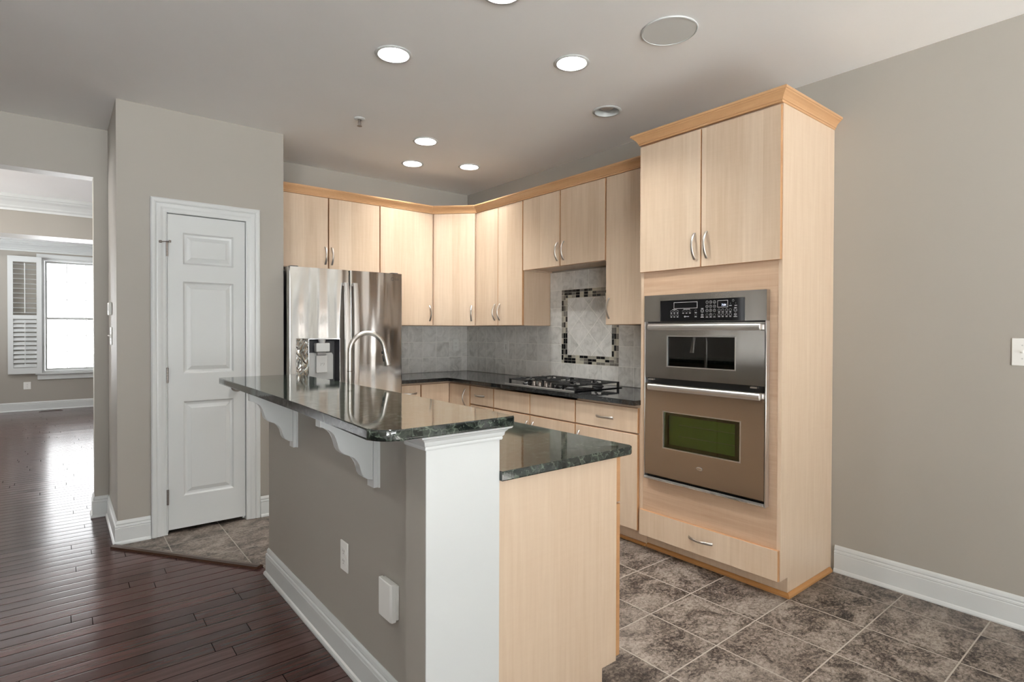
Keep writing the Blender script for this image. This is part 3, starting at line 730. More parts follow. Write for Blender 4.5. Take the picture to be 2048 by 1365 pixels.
upper('wall_cabinet', 'double-door maple wall cabinet at the right of the diagonal corner cabinet', fR, 3.602, 4.274, UB, [(3.94+.0015, 4.274-g, 3.985, 1.492), (3.602+g, 3.94-.0015, 3.915, 1.492)], (XW-.15, 3.94, UB))
upper('wall_cabinet', 'short two-door maple wall cabinet over the cooktop', fR, 2.688, 3.600, 1.829, [(3.152+g, 3.600-g, 3.182, 1.945), (2.688+g, 3.152-g, 3.112, 1.945)], (XW-.15, 3.15, 1.829))
upper('wall_cabinet', 'single-door maple wall cabinet against the tall oven cabinet', fR, 2.159, 2.686, UB, [(2.159+g, 2.686-g, 2.652, 1.488)], (XW-.15, 2.42, UB))
# diagonal corner wall cabinet
def diag_cabinet():
    r = thing('wall_cabinet', 'narrow diagonal maple wall cabinet filling the room corner', 'cabinet', (XW-.2, YB-.2, UB), 'maple wall cabinets')
    A, B = Vector((2.736+.0005, YB-UD0)), Vector((XW-UD0, 4.275+.0005))
    pts = [(XW-.002, YB-.002), (2.7365, YB-.002), tuple(A), tuple(B), (XW-.002, 4.2755)]
    mb = MB(); mb.prism(pts, UB, UT, lambda p, q, t: (p, q, t)); mb.build('cabinet_body', M['maple_panel'], r, 0)
    d = (B-A).normalized(); ln = (B-A).length; o = Vector((d.y, -d.x))
    if o.dot(Vector((-1, -1))) < 0: o = -o
    fD = lambda a, dd, z: (A.x + d.x*a + o.x*dd, A.y + d.y*a + o.y*dd, z)
    door(r, fD, .022, ln-.022, UB+.002, 2.417, 0, .02, (ln-.055, 1.488, 'v'))
diag_cabinet()
# crown along all wall cabinets
CR = [(-.019, .0), (.003, .0), (.0045, .004), (.0045, .010), (.009, .012), (.010, .018), (.017, .030), (.027, .041), (.034, .046), (.036, .051), (.041, .053), (.042, .062), (.040, .066), (-.019, .066)]
mb = MB()
e = (UD1-UD0)*.0
pth = [(1.286, YB-UD1), (2.736-.008, YB-UD1), (XW-UD1, 4.275-.008), (XW-UD1, 2.202)]
CRU = [(-o, 2.4185+h) for o, h in CR]
mb.sweep(CRU, pth)
tag(mb.build('crown_moulding', M['maple_crown']), 'maple crown moulding running along the tops of the wall cabinets', 'moulding', None, 'thing')

# tall oven cabinet
TY0_, TY1_, TXF = 1.303, 2.156, 2.75
def tall_cabinet():
    r = thing('oven_cabinet', 'tall maple cabinet housing the wall oven', 'cabinet', (3.05, 1.73, 0))
    mb = MB(); H = 2.442
    side = [(2.826, .001), (XW-.002, .001), (XW-.002, H), (TXF, H), (TXF, .099), (2.826, .099)]
    mb.prism(side, TY0_, TY0_+.019, lambda p, q, t: (p, t, q)); mb.prism(side, TY1_-.019, TY1_, lambda p, q, t: (p, t, q))
    a0, a1 = TY0_+.019, TY1_-.019
    mb.box(TXF+.003, XW-.002, a0, a1, H-.019, H); mb.box(XW-.012, XW-.002, a0, a1, .1, H-.019)
    mb.box(TXF+.02, XW-.012, a0, a1, .42, .439); mb.box(TXF+.02, XW-.012, a0, a1, 1.555, 1.574); mb.box(TXF+.02, XW-.012, a0, a1, .1, .118)
    mb.box(2.827, 2.84, a0, a1, .001, .099)
    mb.build('cabinet_body', M['maple_panel'], r, 0)
    mb = MB()
    mb.box(TXF+.0015, TXF+.02, a0, 1.374, .235, 1.70); mb.box(TXF+.0015, TXF+.02, 2.094, a1, .235, 1.70)
    mb.box(TXF+.0012, TXF+.02, 1.374, 2.094, 1.526, 1.70); mb.box(TXF+.0012, TXF+.02, 1.374, 2.094, .235, .461)
    mb.build('face_frame', M['maple_h'], r, 0)
    door(r, fR, TY0_+.003, 1.7385, 1.680, 2.433, XW-TXF, XW-2.731, (1.706, 1.797, 'v'))
    door(r, fR, 1.7435, TY1_-.003, 1.680, 2.433, XW-TXF, XW-2.731, (1.780, 1.797, 'v'))
    door(r, fR, TY0_+.003, TY1_-.006, .099, .253, XW-TXF, XW-2.731, (1.731, .181, 'h'), 'drawer')
    mb = MB(); CRT = [(-o, 2.4425+h*.92) for o, h in CR]
    mb.sweep(CRT, [(XW-.003, TY1_-.0005), (TXF-.0195, TY1_-.0005), (TXF-.0195, TY0_), (XW-.003, TY0_)][::1])
    mb.build('crown_moulding', M['maple_crown'], r)
    mb = MB(); SH = [(.0005, .001), (.018, .001), (.017, .010), (.012, .018), (.004, .023), (.0005, .023)]
    mb.sweep(SH, [(XW-.025, TY0_), (2.826, TY0_), (2.826, TY1_-.001)])
    mb.build('shoe_moulding', M['maple_shoe'], r)
tall_cabinet()

# base cabinets
BX, BF = XW-2.752, XW-2.731      # carcass front / door face distances from the wall
BYo = 4.885-4.27                 # back run door face distance
def toe(mb, f, a0, a1, d): mb.box(a0, a1, d-.078, d-.064, .001, .1, f=f)
def base_body(r, f, a0, a1, d, top=.876):
    mb = MB(); t = .016
    mb.box(a0, a0+t, .004, d, .1, top, f=f); mb.box(a1-t, a1, .004, d, .1, top, f=f); mb.box(a0+t, a1-t, .004, d-.002, .1, .116, f=f)
    mb.box(a0+t, a1-t, .004, .012, .116, top, f=f); mb.box(a0+t, a1-t, d-.02, d-.0005, top-.03, top, f=f); mb.box(a0+t, a1-t, d-.02, d-.0005, .685, .71, f=f)
    toe(mb, f, a0, a1, d); mb.build('cabinet_body', M['maple_panel'], r, 0)
    mb = MB(); mb.box(a0, a1, d-.0635, d-.047, .001, .021, f=f, bev=.004); mb.build('shoe_moulding', M['maple_shoe'], r)
# right of the cooktop
r = thing('base_cabinet', 'maple base cabinet with one drawer beside the tall oven cabinet', 'cabinet', (3.05, 2.42, 0), 'maple base cabinets')
base_body(r, fR, 2.158, 2.691, BX)
door(r, fR, 2.164, 2.6885, .705, .858, BX, BF, (2.428, .776, 'h'), 'drawer'); door(r, fR, 2.164, 2.6885, .113, .697, BX, BF, (2.657, .585, 'v'))
r = thing('base_cabinet', 'wide maple base cabinet under the cooktop with two false drawer fronts', 'cabinet', (3.05, 3.15, 0), 'maple base cabinets')
base_body(r, fR, 2.693, 3.611, BX, .76)
for a0, a1, pa in ((2.6955, 3.1605, 3.128), (3.1655, 3.6085, 3.198)):
    door(r, fR, a0, a1, .705, .858, BX, BF, None, 'false_drawer_front'); door(r, fR, a0, a1, .113, .697, BX, BF, (pa, .58, 'v'))
r = thing('base_cabinet', 'narrow maple drawer base cabinet next to the corner base cabinet', 'cabinet', (3.05, 3.78, 0), 'maple base cabinets')
base_body(r, fR, 3.613, 3.946, BX)
door(r, fR, 3.6155, 3.9415, .705, .858, BX, BF, (3.806, .783, 'h'), 'drawer', plen=.135); door(r, fR, 3.6155, 3.9415, .113, .697, BX, BF, (3.66, .58, 'v'))
r = thing('base_cabinet', 'maple corner base cabinet with a folding two-leaf door', 'cabinet', (3.05, 4.58, 0), 'maple base cabinets')
mb = MB(); mb.prism([(2.752, 3.948), (XW-.002, 3.948), (XW-.002, YB-.002), (2.443, YB-.002), (2.443, 4.292), (2.752, 4.292)], .1, .876, lambda p, q, t: (p, q, t))
mb.prism([(2.816, 3.948), (2.83, 3.948), (2.83, 4.37), (2.443, 4.37), (2.443, 4.356), (2.816, 4.356)], .001, .0995, lambda p, q, t: (p, q, t)); mb.build('cabinet_body', M['maple_panel'], r, 0)
door(r, fR, 3.9515, 4.2705, .113, .858, BX, BF, (4.018, .752, 'v')); door(r, fB, 2.4445, 2.7285, .113, .858, BYo-.021, BYo)
r = thing('base_cabinet', 'slim maple drawer base cabinet between the refrigerator and the corner', 'cabinet', (2.32, 4.58, 0), 'maple base cabinets')
base_body(r, fB, 2.196, 2.441, BYo-.021)
door(r, fB, 2.199, 2.4365, .705, .858, BYo-.021, BYo, (2.335, .786, 'h'), 'drawer', plen=.13); door(r, fB, 2.199, 2.4365, .113, .697, BYo-.021, BYo, (2.23, .58, 'v'))
# worktop
mb = MB(); mb.prism([(2.195, 4.243), (2.70, 4.243), (2.70, 2.159), (XW-.002, 2.159), (XW-.002, YB-.002), (2.195, YB-.002)], CT-.030, CT, lambda p, q, t: (p, q, t), 0, .004)
tag(mb.build('worktop', M['granite_dark']), 'black granite L-shaped worktop along the two tiled walls', 'worktop')

# ------------------------------------------------------------------ gas cooktop
def cooktop():
    r = thing('gas_cooktop', 'black gas cooktop with iron grates set in the granite worktop', 'cooktop', (3.0, 3.1, CT))
    x0, x1, y0, y1 = 2.745, 3.245, 2.712, 3.475
    mb = MB(); mb.box(x0, x1, y0, y1, CT+.0006, CT+.007, bev=.0025); mb.build('cooktop_surface', M['black_gloss'], r)
    mb = MB(); mb.box(x0-.007, x0-.0005, y0-.002, y1+.002, CT+.0006, CT+.0105, bev=.002); mb.build('front_trim', M['steel_bright'], r)
    zt = CT+.007
    burners = [(2.87, 2.85, .040), (3.13, 2.85, .032), (3.02, 3.095, .045), (2.87, 3.345, .032), (3.13, 3.345, .040)]
    for bx_, by_, br in burners:
        mb = MB(); mb.lathe([(br*1.35, .0005), (br*1.35, .004), (br*1.1, .008), (br, .014), (br, .018)], (bx_, by_, zt), 28)
        b = mb.build('burner', M['iron'], r)
        mb = MB(); mb.lathe([(br*.92, .0182), (br*.95, .022), (br*.8, .027), (br*.2, .028)], (bx_, by_, zt), 28); mb.build('burner_cap', M['iron'], b)
    gz = CT+.045
    def grate(ya, yb):
        mb = MB(); t = .0068
        xa, xb = 2.775, 3.225
        pts = [(xa, ya), (xb, ya), (xb, yb), (xa, yb)]
        for (p, q) in zip(pts, pts[1:]+pts[:1]):
            mb.box(min(p[0], q[0])-t, max(p[0], q[0])+t, min(p[1], q[1])-t, max(p[1], q[1])+t, gz-.008, gz)
        for p in pts: mb.box(p[0]-t, p[0]+t, p[1]-t, p[1]+t, zt+.0005, gz-.008)
        ym = (ya+yb)/2; xm = (xa+xb)/2
        mb.box(xm-t, xm+t, ya, yb, gz-.008, gz)
        for xc in (xa+(xb-xa)*.25, xa+(xb-xa)*.75):
            for q in range(4):
                a = math.pi/4 + q*math.pi/2; e_ = Vector((xc + .14*math.cos(a)*.8, ym + .14*math.sin(a)*.85))
                s_ = Vector((xc + .035*math.cos(a), ym + .035*math.sin(a)))
                d = (e_-s_).normalized(); n = Vector((-d.y, d.x))*t
                pl = [s_+n, s_-n, e_-n, e_+n]
                mb.prism([tuple(v) for v in pl], gz-.009, gz+.004, lambda p, q2, t2: (p, q2, t2))
            mb.box(xc-t, xc+t, ya, ya+.055, gz-.009, gz+.004); mb.box(xc-t, xc+t, yb-.055, yb, gz-.009, gz+.004)
        return mb.build('grate', M['iron'], r, 0)
    grate(2.738, 2.962); grate(3.225, 3.452)
    mb = MB(); t = .0055
    for (a, b, c, d) in ((2.90, 3.225, 2.985, 2.985), (2.90, 3.225, 3.205, 3.205), (2.90, 2.90, 2.985, 3.205), (3.225, 3.225, 2.985, 3.205)): mb.box(a-t, b+t, c-t, d+t, gz-.008, gz)
    for a in (2.90, 3.225):
        for c in (2.985, 3.205): mb.box(a-t, a+t, c-t, c+t, zt+.0005, gz-.008)
    for q in range(4):
        a = math.pi/4+q*math.pi/2; e_ = Vector((3.06+.15*math.cos(a), 3.095+.13*math.sin(a))); s_ = Vector((3.04+.04*math.cos(a), 3.095+.04*math.sin(a)))
        d = (e_-s_).normalized(); n = Vector((-d.y, d.x))*t
        mb.prism([tuple(v) for v in (s_+n, s_-n, e_-n, e_+n)], gz-.009, gz+.004, lambda p, q2, t2: (p, q2, t2))
    mb.build('grate', M['iron'], r, 0)
    for k, y in enumerate((3.195, 3.13, 3.06, 2.995)):
        mb = MB(); mb.lathe([(.020, .0005), (.019, .010), (.0165, .012), (.0155, .028), (.014, .030)], (2.80, y, zt), 20); mb.box(2.797, 2.803, y-.016, y+.016, zt+.030, zt+.036, bev=.001)
        mb.build('control_knob', M['dark_metal'], r)
cooktop()

# ------------------------------------------------------------------ built-in double oven
def wall_oven():
    XF = 2.7155
    r = thing('double_oven', 'stainless built-in microwave and oven in the tall maple cabinet', 'oven', (3.0, 1.733, .45))
    F = lambda a, d, z: (XF-d, a, z)       # d>0 proud of the front
    Y0, Y1 = 1.3625, 2.105
    mb = MB(); mb.box(1.385, 2.085, -.05, -.5, .47, 1.52, f=F)
    # black chassis seen in the gaps
    mb.box(Y0+.004, Y1-.004, -.0265, -.0335, .476, 1.384, f=F); mb.build('chassis', M['black'], r, 0)
    # header with the control panel
    mb = MB(); mb.frame((Y0, Y1, 1.383, 1.537), (1.476, 1.992, 1.384, 1.503), 0, -.033, F); h = mb.build('control_header', M['steel'], r, 0)
    mb = MB(); mb.box(1.4765, 1.9915, -.0035, -.03, 1.3845, 1.5025, f=F, bev=.001); mb.build('control_panel', M['black_gloss'], h)
    mb = MB(); d = -.0030
    def ring(a, z, ro, ri, n=20):
        v = []
        for k in range(n):
            t = 2*math.pi*k/n; v.append((mb.bm.verts.new(F(a+ro*math.cos(t), d, z+ro*math.sin(t))), mb.bm.verts.new(F(a+ri*math.cos(t), d, z+ri*math.sin(t)))))
        for k in range(n):
            j = (k+1) % n; mb.bm.faces.new([v[k][0], v[j][0], v[j][1], v[k][1]])
    def rect(a0, a1, z0, z1, w_): 
        vs = lambda q: [mb.bm.verts.new(F(x, d, z)) for x, z in ((a0+q, z0+q), (a1-q, z0+q), (a1-q, z1-q), (a0+q, z1-q))]
        o, i = vs(0), vs(w_)
        for k in range(4): mb.bm.faces.new([o[k], o[(k+1) % 4], i[(k+1) % 4], i[k]])
    def txt(s_, a, z, size):
        if len(s_) > 1:      # captions too small to read in the photograph: short printed dashes
            wd = size*.33*len(s_); rect(a-wd, a+wd, z-size*.32, z+size*.32, size*.32); return
        text_verts(s_, size, F(a, d, z), (0, -1, 0), (0, 0, 1), mb)
    rect(1.751, 1.902, 1.455, 1.491, .0022); rect(1.571, 1.631, 1.455, 1.492, .0022)
    for k, (a, z) in enumerate([(a, z) for z in (1.485, 1.462, 1.440) for a in (1.692, 1.671, 1.648)]):
        ring(a, z, .0080, .0069); txt(str(k+1), a, z, .0085)
    ring(1.670, 1.417, .0080, .0069); txt('0', 1.670, 1.417, .0085)
    for a in (1.692, 1.648): ring(a, 1.417, .0068, .0063); txt('TIMER', a, 1.4045, .0042)
    txt('CLOCK', 1.670, 1.4045, .0042)
    for z, t_ in ((1.4395, 'BAKE'), (1.4175, 'WARM')):
        for a in (1.918, 1.898, 1.877): ring(a, z, .0066, .0056); txt(t_, a, z-.0098, .004)
    txt('UPPER OVEN', 1.897, 1.4505, .0045); txt('SENSOR COOKING', 1.818, 1.4505, .0045)
    for a in (1.840, 1.819, 1.797): ring(a, 1.4395, .0062, .0057); txt('COOK', a, 1.4285, .0042)
    for z, t_ in ((1.440, 'POWER'), (1.418, 'LIGHT')): ring(1.761, z, .0064, .0059); txt(t_, 1.761, z-.0105, .0042)
    for a in (1.721, 1.529):
        ring(a, 1.4395, .0098, .0088); ring(a, 1.4395, .0060, .0050); txt('START', a, 1.4520, .0045)
        ring(a, 1.4165, .0072, .0060); txt('OFF', a, 1.4165, .0042); txt('CANCEL', a, 1.4050, .0050)
    for z, ts in ((1.4405, ('BAKE', 'BROIL', 'TEMP', 'KEEP')), (1.4165, ('CLEAN', 'TIME', 'LESS', 'MORE'))):
        for a, t_ in zip((1.621, 1.600, 1.578, 1.557), ts): ring(a, z, .0072, .0062); txt(t_, a, z-.0110, .0042)
    for a, t_ in ((1.557, 'UPPER'), (1.527, 'LOWER')): txt('I', a, 1.474, .009); txt(t_, a, 1.463, .0042)
    ring(1.542, 1.489, .0055, .0048)
    ring(1.829, 1.410, .0048, .002); rect(1.803, 1.822, 1.4085, 1.4115, .0015)
    mb.build('panel_lettering', M['mark'], h, 0)
    mb = MB(); text_verts('7:04', .0155, F(1.594, d, 1.467), (0, -1, 0), (0, 0, 1), mb); mb.build('clock_digits', M['display'], h, 0)
    # side trims
    for a0, a1 in ((Y0, Y0+.007), (Y1-.007, Y1)):
        mb = MB(); mb.box(a0, a1, 0, -.033, .452, 1.3825, f=F, bev=.0012, seg=1); mb.build('side_trim', M['steel_bright'], r)
    mb = MB(); mb.prism([(0, .454), (.006, .458), (.008, .465), (.005, .473), (-.02, .475), (-.026, .454)], Y0+.0075, Y1-.0075, lambda p, q, t: F(t, p, q)); mb.build('bottom_vent_trim', M['chrome'], r)
    D0, D1 = Y0+.0085, Y1-.0085
    for nm, z0, z1, w_, hz, dark in (('upper_door', 1.055, 1.376, (1.530, 1.942, 1.129, 1.297), 1.350, True), ('lower_door', .485, 1.022, (1.500, 1.966, .657, .862), 1.003, False)):
        mb = MB(); mb.frame((D0, D1, z0, z1), (w_[0]-.006, w_[1]+.006, w_[2]-.006, w_[3]+.006), 0.0, -.026, F); dr = mb.build(nm, M['steel'], r, 0)
        mb = MB(); mb.frame((w_[0]-.0058, w_[1]+.0058, w_[2]-.0058, w_[3]+.0058), (w_[0], w_[1], w_[2], w_[3]), .0012, -.02, F); mb.build('window_rim', M['steel_bright'], dr)
        wb = .030
        mb = MB(); mb.frame((w_[0]+.0002, w_[1]-.0002, w_[2]+.0002, w_[3]-.0002), (w_[0]+wb*(.5 if dark else 1), w_[1]-wb, w_[2]+wb*.7, w_[3]-wb*.55), -.009, -.012, F); mb.build('window_border', M['black_gloss'], dr)
        mb = MB(); mb.box(w_[0]+.0002, w_[1]-.0002, -.0045, -.0075, w_[2]+.0002, w_[3]-.0002, f=F); mb.build('window_glass', M['dark_glass' if dark else 'green_glass'], dr)
        # cavity behind the glass
        mb = MB(); c = (w_[0]+.0002, w_[1]-.0002, w_[2]+.0002, w_[3]-.0002)
        bm = mb.bm; fr = [bm.verts.new(F(a, -.0125, z)) for a, z in ((c[0], c[2]), (c[1], c[2]), (c[1], c[3]), (c[0], c[3]))]; bk = [bm.verts.new(F(a, -.0258 if dark else -.0258, z)) for a, z in ((c[0], c[2]), (c[1], c[2]), (c[1], c[3]), (c[0], c[3]))]
        for k in range(4): bm.faces.new([fr[k], fr[(k+1) % 4], bk[(k+1) % 4], bk[k]])
        bm.faces.new(bk)
        mb.build('cavity', M['black_gloss' if dark else 'green_enamel'], dr, 0)
        if not dark:
            mb = MB()
            for zz in (w_[2]+.075, w_[2]+.138): mb.tube([F(w_[0]+.03, -.02, zz), F(w_[1]-.09, -.02, zz)], .0016, 6)
            mb.build('oven_rack', M['light_grey'], dr)
        # handle
        ha, hb = 1.379, 2.056
        mb = MB(); sec = [(.030, -.0165), (.036, -.010), (.0375, 0), (.036, .010), (.030, .0165), (.024, .0165), (.024, -.0165)]
        mb.prism([(p, hz+q) for p, q in sec], ha, hb, lambda p, q, t: F(t, p, q), 0, .0015, 1)
        for a in (ha+.004, hb-.030): mb.box(a, a+.026, .0005, .0242, hz-.013, hz+.013, f=F, bev=.002)
        mb.build('handle', M['steel_bright'], dr)
    mb = MB(); mb.lathe([(.0205, .0004), (.0205, .002), (.017, .0035)], (0, 0, 0), 32, 0, (-1, 0, 0))
    for v in mb.bm.verts: v.co = Vector((XF + v.co.x, 1.731 + v.co.y, .576 + v.co.z*.5))
    bd = mb.build('badge', M['chrome'], r)
    mb = MB(); text_verts('Whirlpool', .0062, (XF-.0038, 1.731, .576), (0, -1, 0), (0, 0, 1), mb); mb.build('badge_lettering', M['mark_dark'], bd, 0)
    for a, z in ((2.06, 1.045), (1.43, 1.045)):
        mb = MB(); mb.box(a-.018, a+.018, -.004, -.024, z-.004, z+.004, f=F); mb.build('door_clip', M['steel_bright'], r)
wall_oven()

# ------------------------------------------------------------------ refrigerator
def fridge():
    YF = 4.13
    F = lambda a, d, z: (a, YF-d, z)
    r = thing('refrigerator', 'stainless french-door refrigerator with a water dispenser', 'refrigerator', (1.735, 4.5, 0))
    x0, x1, xm = 1.284, 2.186, 1.738
    mb = MB(); mb.box(x0+.012, x1-.004, 4.215, 4.84, .03, 1.765); mb.box(x0+.03, x1-.03, 4.24, 4.8, .001, .03); mb.build('cabinet_shell', M['dark_grey'], r, 0)
    def skin(mb, a0, a1, z0, z1, hole=None):
        if hole: mb.frame((a0, a1, z0, z1), hole, 0, -.078, F)
        else: mb.box(a0, a1, 0, -.078, z0, z1, f=F)
        bm = mb.bm
        es = [e for e in bm.edges if abs(e.verts[0].co.y-YF) < 1e-5 and abs(e.verts[1].co.y-YF) < 1e-5 and (abs(e.verts[0].co.x-e.verts[1].co.x) < 1e-6 and min(abs(e.verts[0].co.x-a0), abs(e.verts[0].co.x-a1)) < 1e-5)]
        bmesh.ops.bevel(bm, geom=es, offset=.010, segments=4, profile=.5, affect='EDGES')
    H = (1.336, 1.667, .902, 1.267)
    mb = MB(); skin(mb, x0, xm-.0035, .70, 1.787, H); dl = mb.build('left_door', M['fridge_steel'], r, 30)
    mb = MB(); skin(mb, xm+.0035, x1, .70, 1.787); dr = mb.build('right_door', M['fridge_steel'], r, 30)
    mb = MB(); skin(mb, x0, x1, .06, .692); fz = mb.build('freezer_drawer', M['fridge_steel'], r, 30)
    mb = MB(); mb.box(xm-.0032, xm+.0032, -.02, -.0775, .701, 1.786, f=F); mb.box(x0+.004, x1-.004, -.0785, -.0845, .06, 1.78, f=F); mb.build('door_gasket', M['black'], r, 0)
    def bar(a, z0, z1, parent, wd=.046):
        mb = MB(); K = 16; rs = []
        for i in range(K+1):
            t = i/K; z = z0+(z1-z0)*t; o = .020 + .030*math.sin(math.pi*t)**.75
            wq = wd*(.72+.28*math.sin(math.pi*t)**.6)
            rs.append([F(a+u*wq/2, o+v, z) for u, v in ((-1, 0), (-1, .007), (-.86, .0105), (0, .0125), (.86, .0105), (1, .007), (1, 0), (0, -.002))])
        mb.rings(rs)
        for z in (z0+.012, z1-.012): mb.box(a-.010, a+.010, .0005, .026, z-.012, z+.012, f=F, bev=.003)
        mb.build('handle', M['steel_bright'], parent)
    bar(1.703, .80, 1.690, dl); bar(1.774, .80, 1.690, dr)
    mb = MB(); mb.tube([F(1.36, .05, .635), F(1.735, .06, .635), F(2.11, .05, .635)], .012, 12)
    for a in (1.37, 2.10): mb.box(a-.01, a+.01, .0005, .045, .625, .645, f=F)
    mb.build('handle', M['steel_bright'], fz)
    # dispenser
    mb = MB(); mb.box(H[0]+.001, 1.4215, .0015, -.01, H[2]+.001, H[3]-.001, f=F, bev=.002)
    mb.build('dispenser_display', M['black_wavy'], dl)
    mb = MB(); c = (1.4225, H[1]-.001, H[2]+.001, H[3]-.001)
    mb.frame(c, (c[0]+.006, c[1]-.006, c[2]+.006, c[3]-.006), .0015, -.006, F); mb.build('dispenser_bezel', M['chrome'], dl)
    mb = MB(); bm = mb.bm; dp = -.074
    fr = [bm.verts.new(F(a, -.006, z)) for a, z in ((c[0], c[2]), (c[1], c[2]), (c[1], c[3]), (c[0], c[3]))]
    bk = [bm.verts.new(F(a, dp, z)) for a, z in ((c[0]+.018, c[2]+.03), (c[1]-.018, c[2]+.03), (c[1]-.018, c[3]-.02), (c[0]+.018, c[3]-.02))]
    for k in range(4): bm.faces.new([fr[k], fr[(k+1) % 4], bk[(k+1) % 4], bk[k]])
    bm.faces.new(bk); mb.build('dispenser_recess', M['dark_grey'], dl, 0)
    xc = 1.535
    mb = MB(); mb.prism([(xc-.098, .955), (xc+.098, .955), (xc+.098, 1.14), (xc+.088, 1.158), (xc-.088, 1.158), (xc-.098, 1.14)], -.060, -.070, lambda p, q, t: F(p, t, q), 0, .003); mb.build('dispenser_backplate', M['light_grey'], dl)
    mb = MB(); mb.box(xc-.052, xc+.052, -.004, -.058, 1.166, 1.232, f=F, bev=.006); mb.lathe([(.022, 0), (.030, .028)], F(xc, -.03, 1.2325), 20, 0, (0, 0, 1)); mb.build('ice_chute', M['light_grey'], dl)
    mb = MB(); mb.box(xc-.034, xc+.034, -.030, -.056, 1.140, 1.165, f=F, bev=.004); mb.build('water_nozzle', M['grey_plastic'], dl)
    mb = MB(); mb.box(xc-.043, xc+.043, -.030, -.040, 1.008, 1.138, f=F, bev=.004); pd = mb.build('dispenser_paddle', M['light_grey'], dl)
    mb = MB()
    for q in range(3): mb.tube([F(xc-.012+.012*q, -.0297, 1.062+.012*(q % 2)), F(xc-.006+.012*q, -.0297, 1.075), F(xc-.010+.012*q, -.0297, 1.083)], .0012, 6)
    mb.build('paddle_mark', M['grey_plastic'], pd)
    mb = MB(); mb.prism([(-.002, .912), (-.002, .922), (-.068, .940), (-.068, .935)], c[0]+.020, c[1]-.020, lambda p, q, t: F(t, p, q)); mb.build('drip_tray', M['steel_bright'], dl)
    # maker's mark on the right door
    mb = MB(); a, z = 2.098, 1.742
    v0, v1 = [], []
    for k in range(25):
        t = 2*math.pi*k/24 + .35
        v0.append(mb.bm.verts.new(F(a+.0135*math.cos(t), .0006, z+.0135*math.sin(t)))); v1.append(mb.bm.verts.new(F(a+.0112*math.cos(t), .0006, z+.0112*math.sin(t))))
    for k in range(22): mb.bm.faces.new([v0[k], v0[k+1], v1[k+1], v1[k]])
    text_verts('L', .013, F(a-.001, .0006, z), (1, 0, 0), (0, 0, 1), mb); text_verts('LG', .026, F(2.137, .0006, z), (1, 0, 0), (0, 0, 1), mb)
    mb.build('door_emblem', M['mark_dark'], dr, 0)
    for a in (x0+.05, x1-.05):
        mb = MB(); mb.box(a-.03, a+.03, -.03, -.17, 1.7875, 1.797, f=F, bev=.006); mb.build('hinge_cover', M['dark_grey'], r)
M['black_wavy'] = None
def wavy():
    m, nt, b = new_mat('black_wavy_film'); v = geopos(nt)
    b.inputs['Base Color'].default_value = (0.6, 0.62, 0.6, 1); b.inputs['Roughness'].default_value = 0.04
    b.inputs['Metallic'].default_value = 1.0; b.inputs['Coat Weight'].default_value = 1.0; b.inputs['Coat Roughness'].default_value = 0.02
    b.inputs['IOR'].default_value = 2.2
    bump(nt, b, noise(nt, scaled(nt, v, (2.0, 2.0, 1)), 10, 1, 0.4, 2.0), 1.0, 0.09)
    return m
M['black_wavy'] = wavy()
fridge()

# ------------------------------------------------------------------ island
mb = MB(); mb.box(.885, 1.028, 1.4445, 3.185, 0, 1.044); struct('wall_island', mb, M['wall'], 'grey painted half wall under the raised granite bar', 'wall', 0)
r = thing('island_post', 'square post ending the island half wall, white on its front', 'post', (.9, 1.39, 0))
mb = MB(); mb.box(.777, 1.028, 1.334, 1.444, .001, 1.044); mb.build('post_core', M['wall'], r, 0)
mb = MB(); mb.box(.7765, 1.0285, 1.330, 1.3337, .001, 1.044); mb.build('front_board', M['trim'], r, 0)
PC = [(.0005, 0), (.005, .0), (.007, .005), (.006, .010), (.010, .014), (.012, .024), (.020, .033), (.027, .036), (.029, .041), (.0005, .041)]
mb = MB(); mb.sweep([(o, 1.0025+h) for o, h in PC], [(1.0285, 1.444), (1.0285, 1.330), (.7765, 1.330), (.7765, 1.444)]); mb.build('cap_moulding', M['trim'], r)
ZB = 1.075
def fillet(pts, rad, n=6):
    out = []
    for i, p in enumerate(pts):
        r_ = rad.get(i)
        if not r_: out.append(p); continue
        p = Vector(p); a = (Vector(pts[i-1])-p).normalized(); b = (Vector(pts[(i+1) % len(pts)])-p).normalized()
        ang = a.angle(b); t = r_/math.tan(ang/2); c = p + (a+b).normalized()*(r_/math.sin(ang/2))
        s_, e_ = p+a*t-c, p+b*t-c
        a0 = math.atan2(s_.y, s_.x); a1 = math.atan2(e_.y, e_.x); dlt = (a1-a0+math.pi) % (2*math.pi)-math.pi
        out += [(c.x+r_*math.cos(a0+dlt*k/n), c.y+r_*math.sin(a0+dlt*k/n)) for k in range(n+1)]
    return out
bar_pts = fillet([(.660, 3.285), (.655, 2.55), (.645, 1.96), (.616, 1.297), (1.062, 1.297), (1.080, 2.1), (1.072, 3.285)], {0: .01, 3: .062, 4: .008, 6: .01}, 8)
mb = MB(); mb.prism(bar_pts, ZB-.030, ZB, lambda p, q, t: (p, q, t), 0, .005, 3)
tag(mb.build('bar_top', M['granite']), 'raised polished granite bar top with a rounded corner on the island', 'bar top')
ctr = fillet([(1.0295, 1.318), (1.644, 1.318), (1.644, 3.185), (1.0295, 3.185)], {1: .02}, 5)
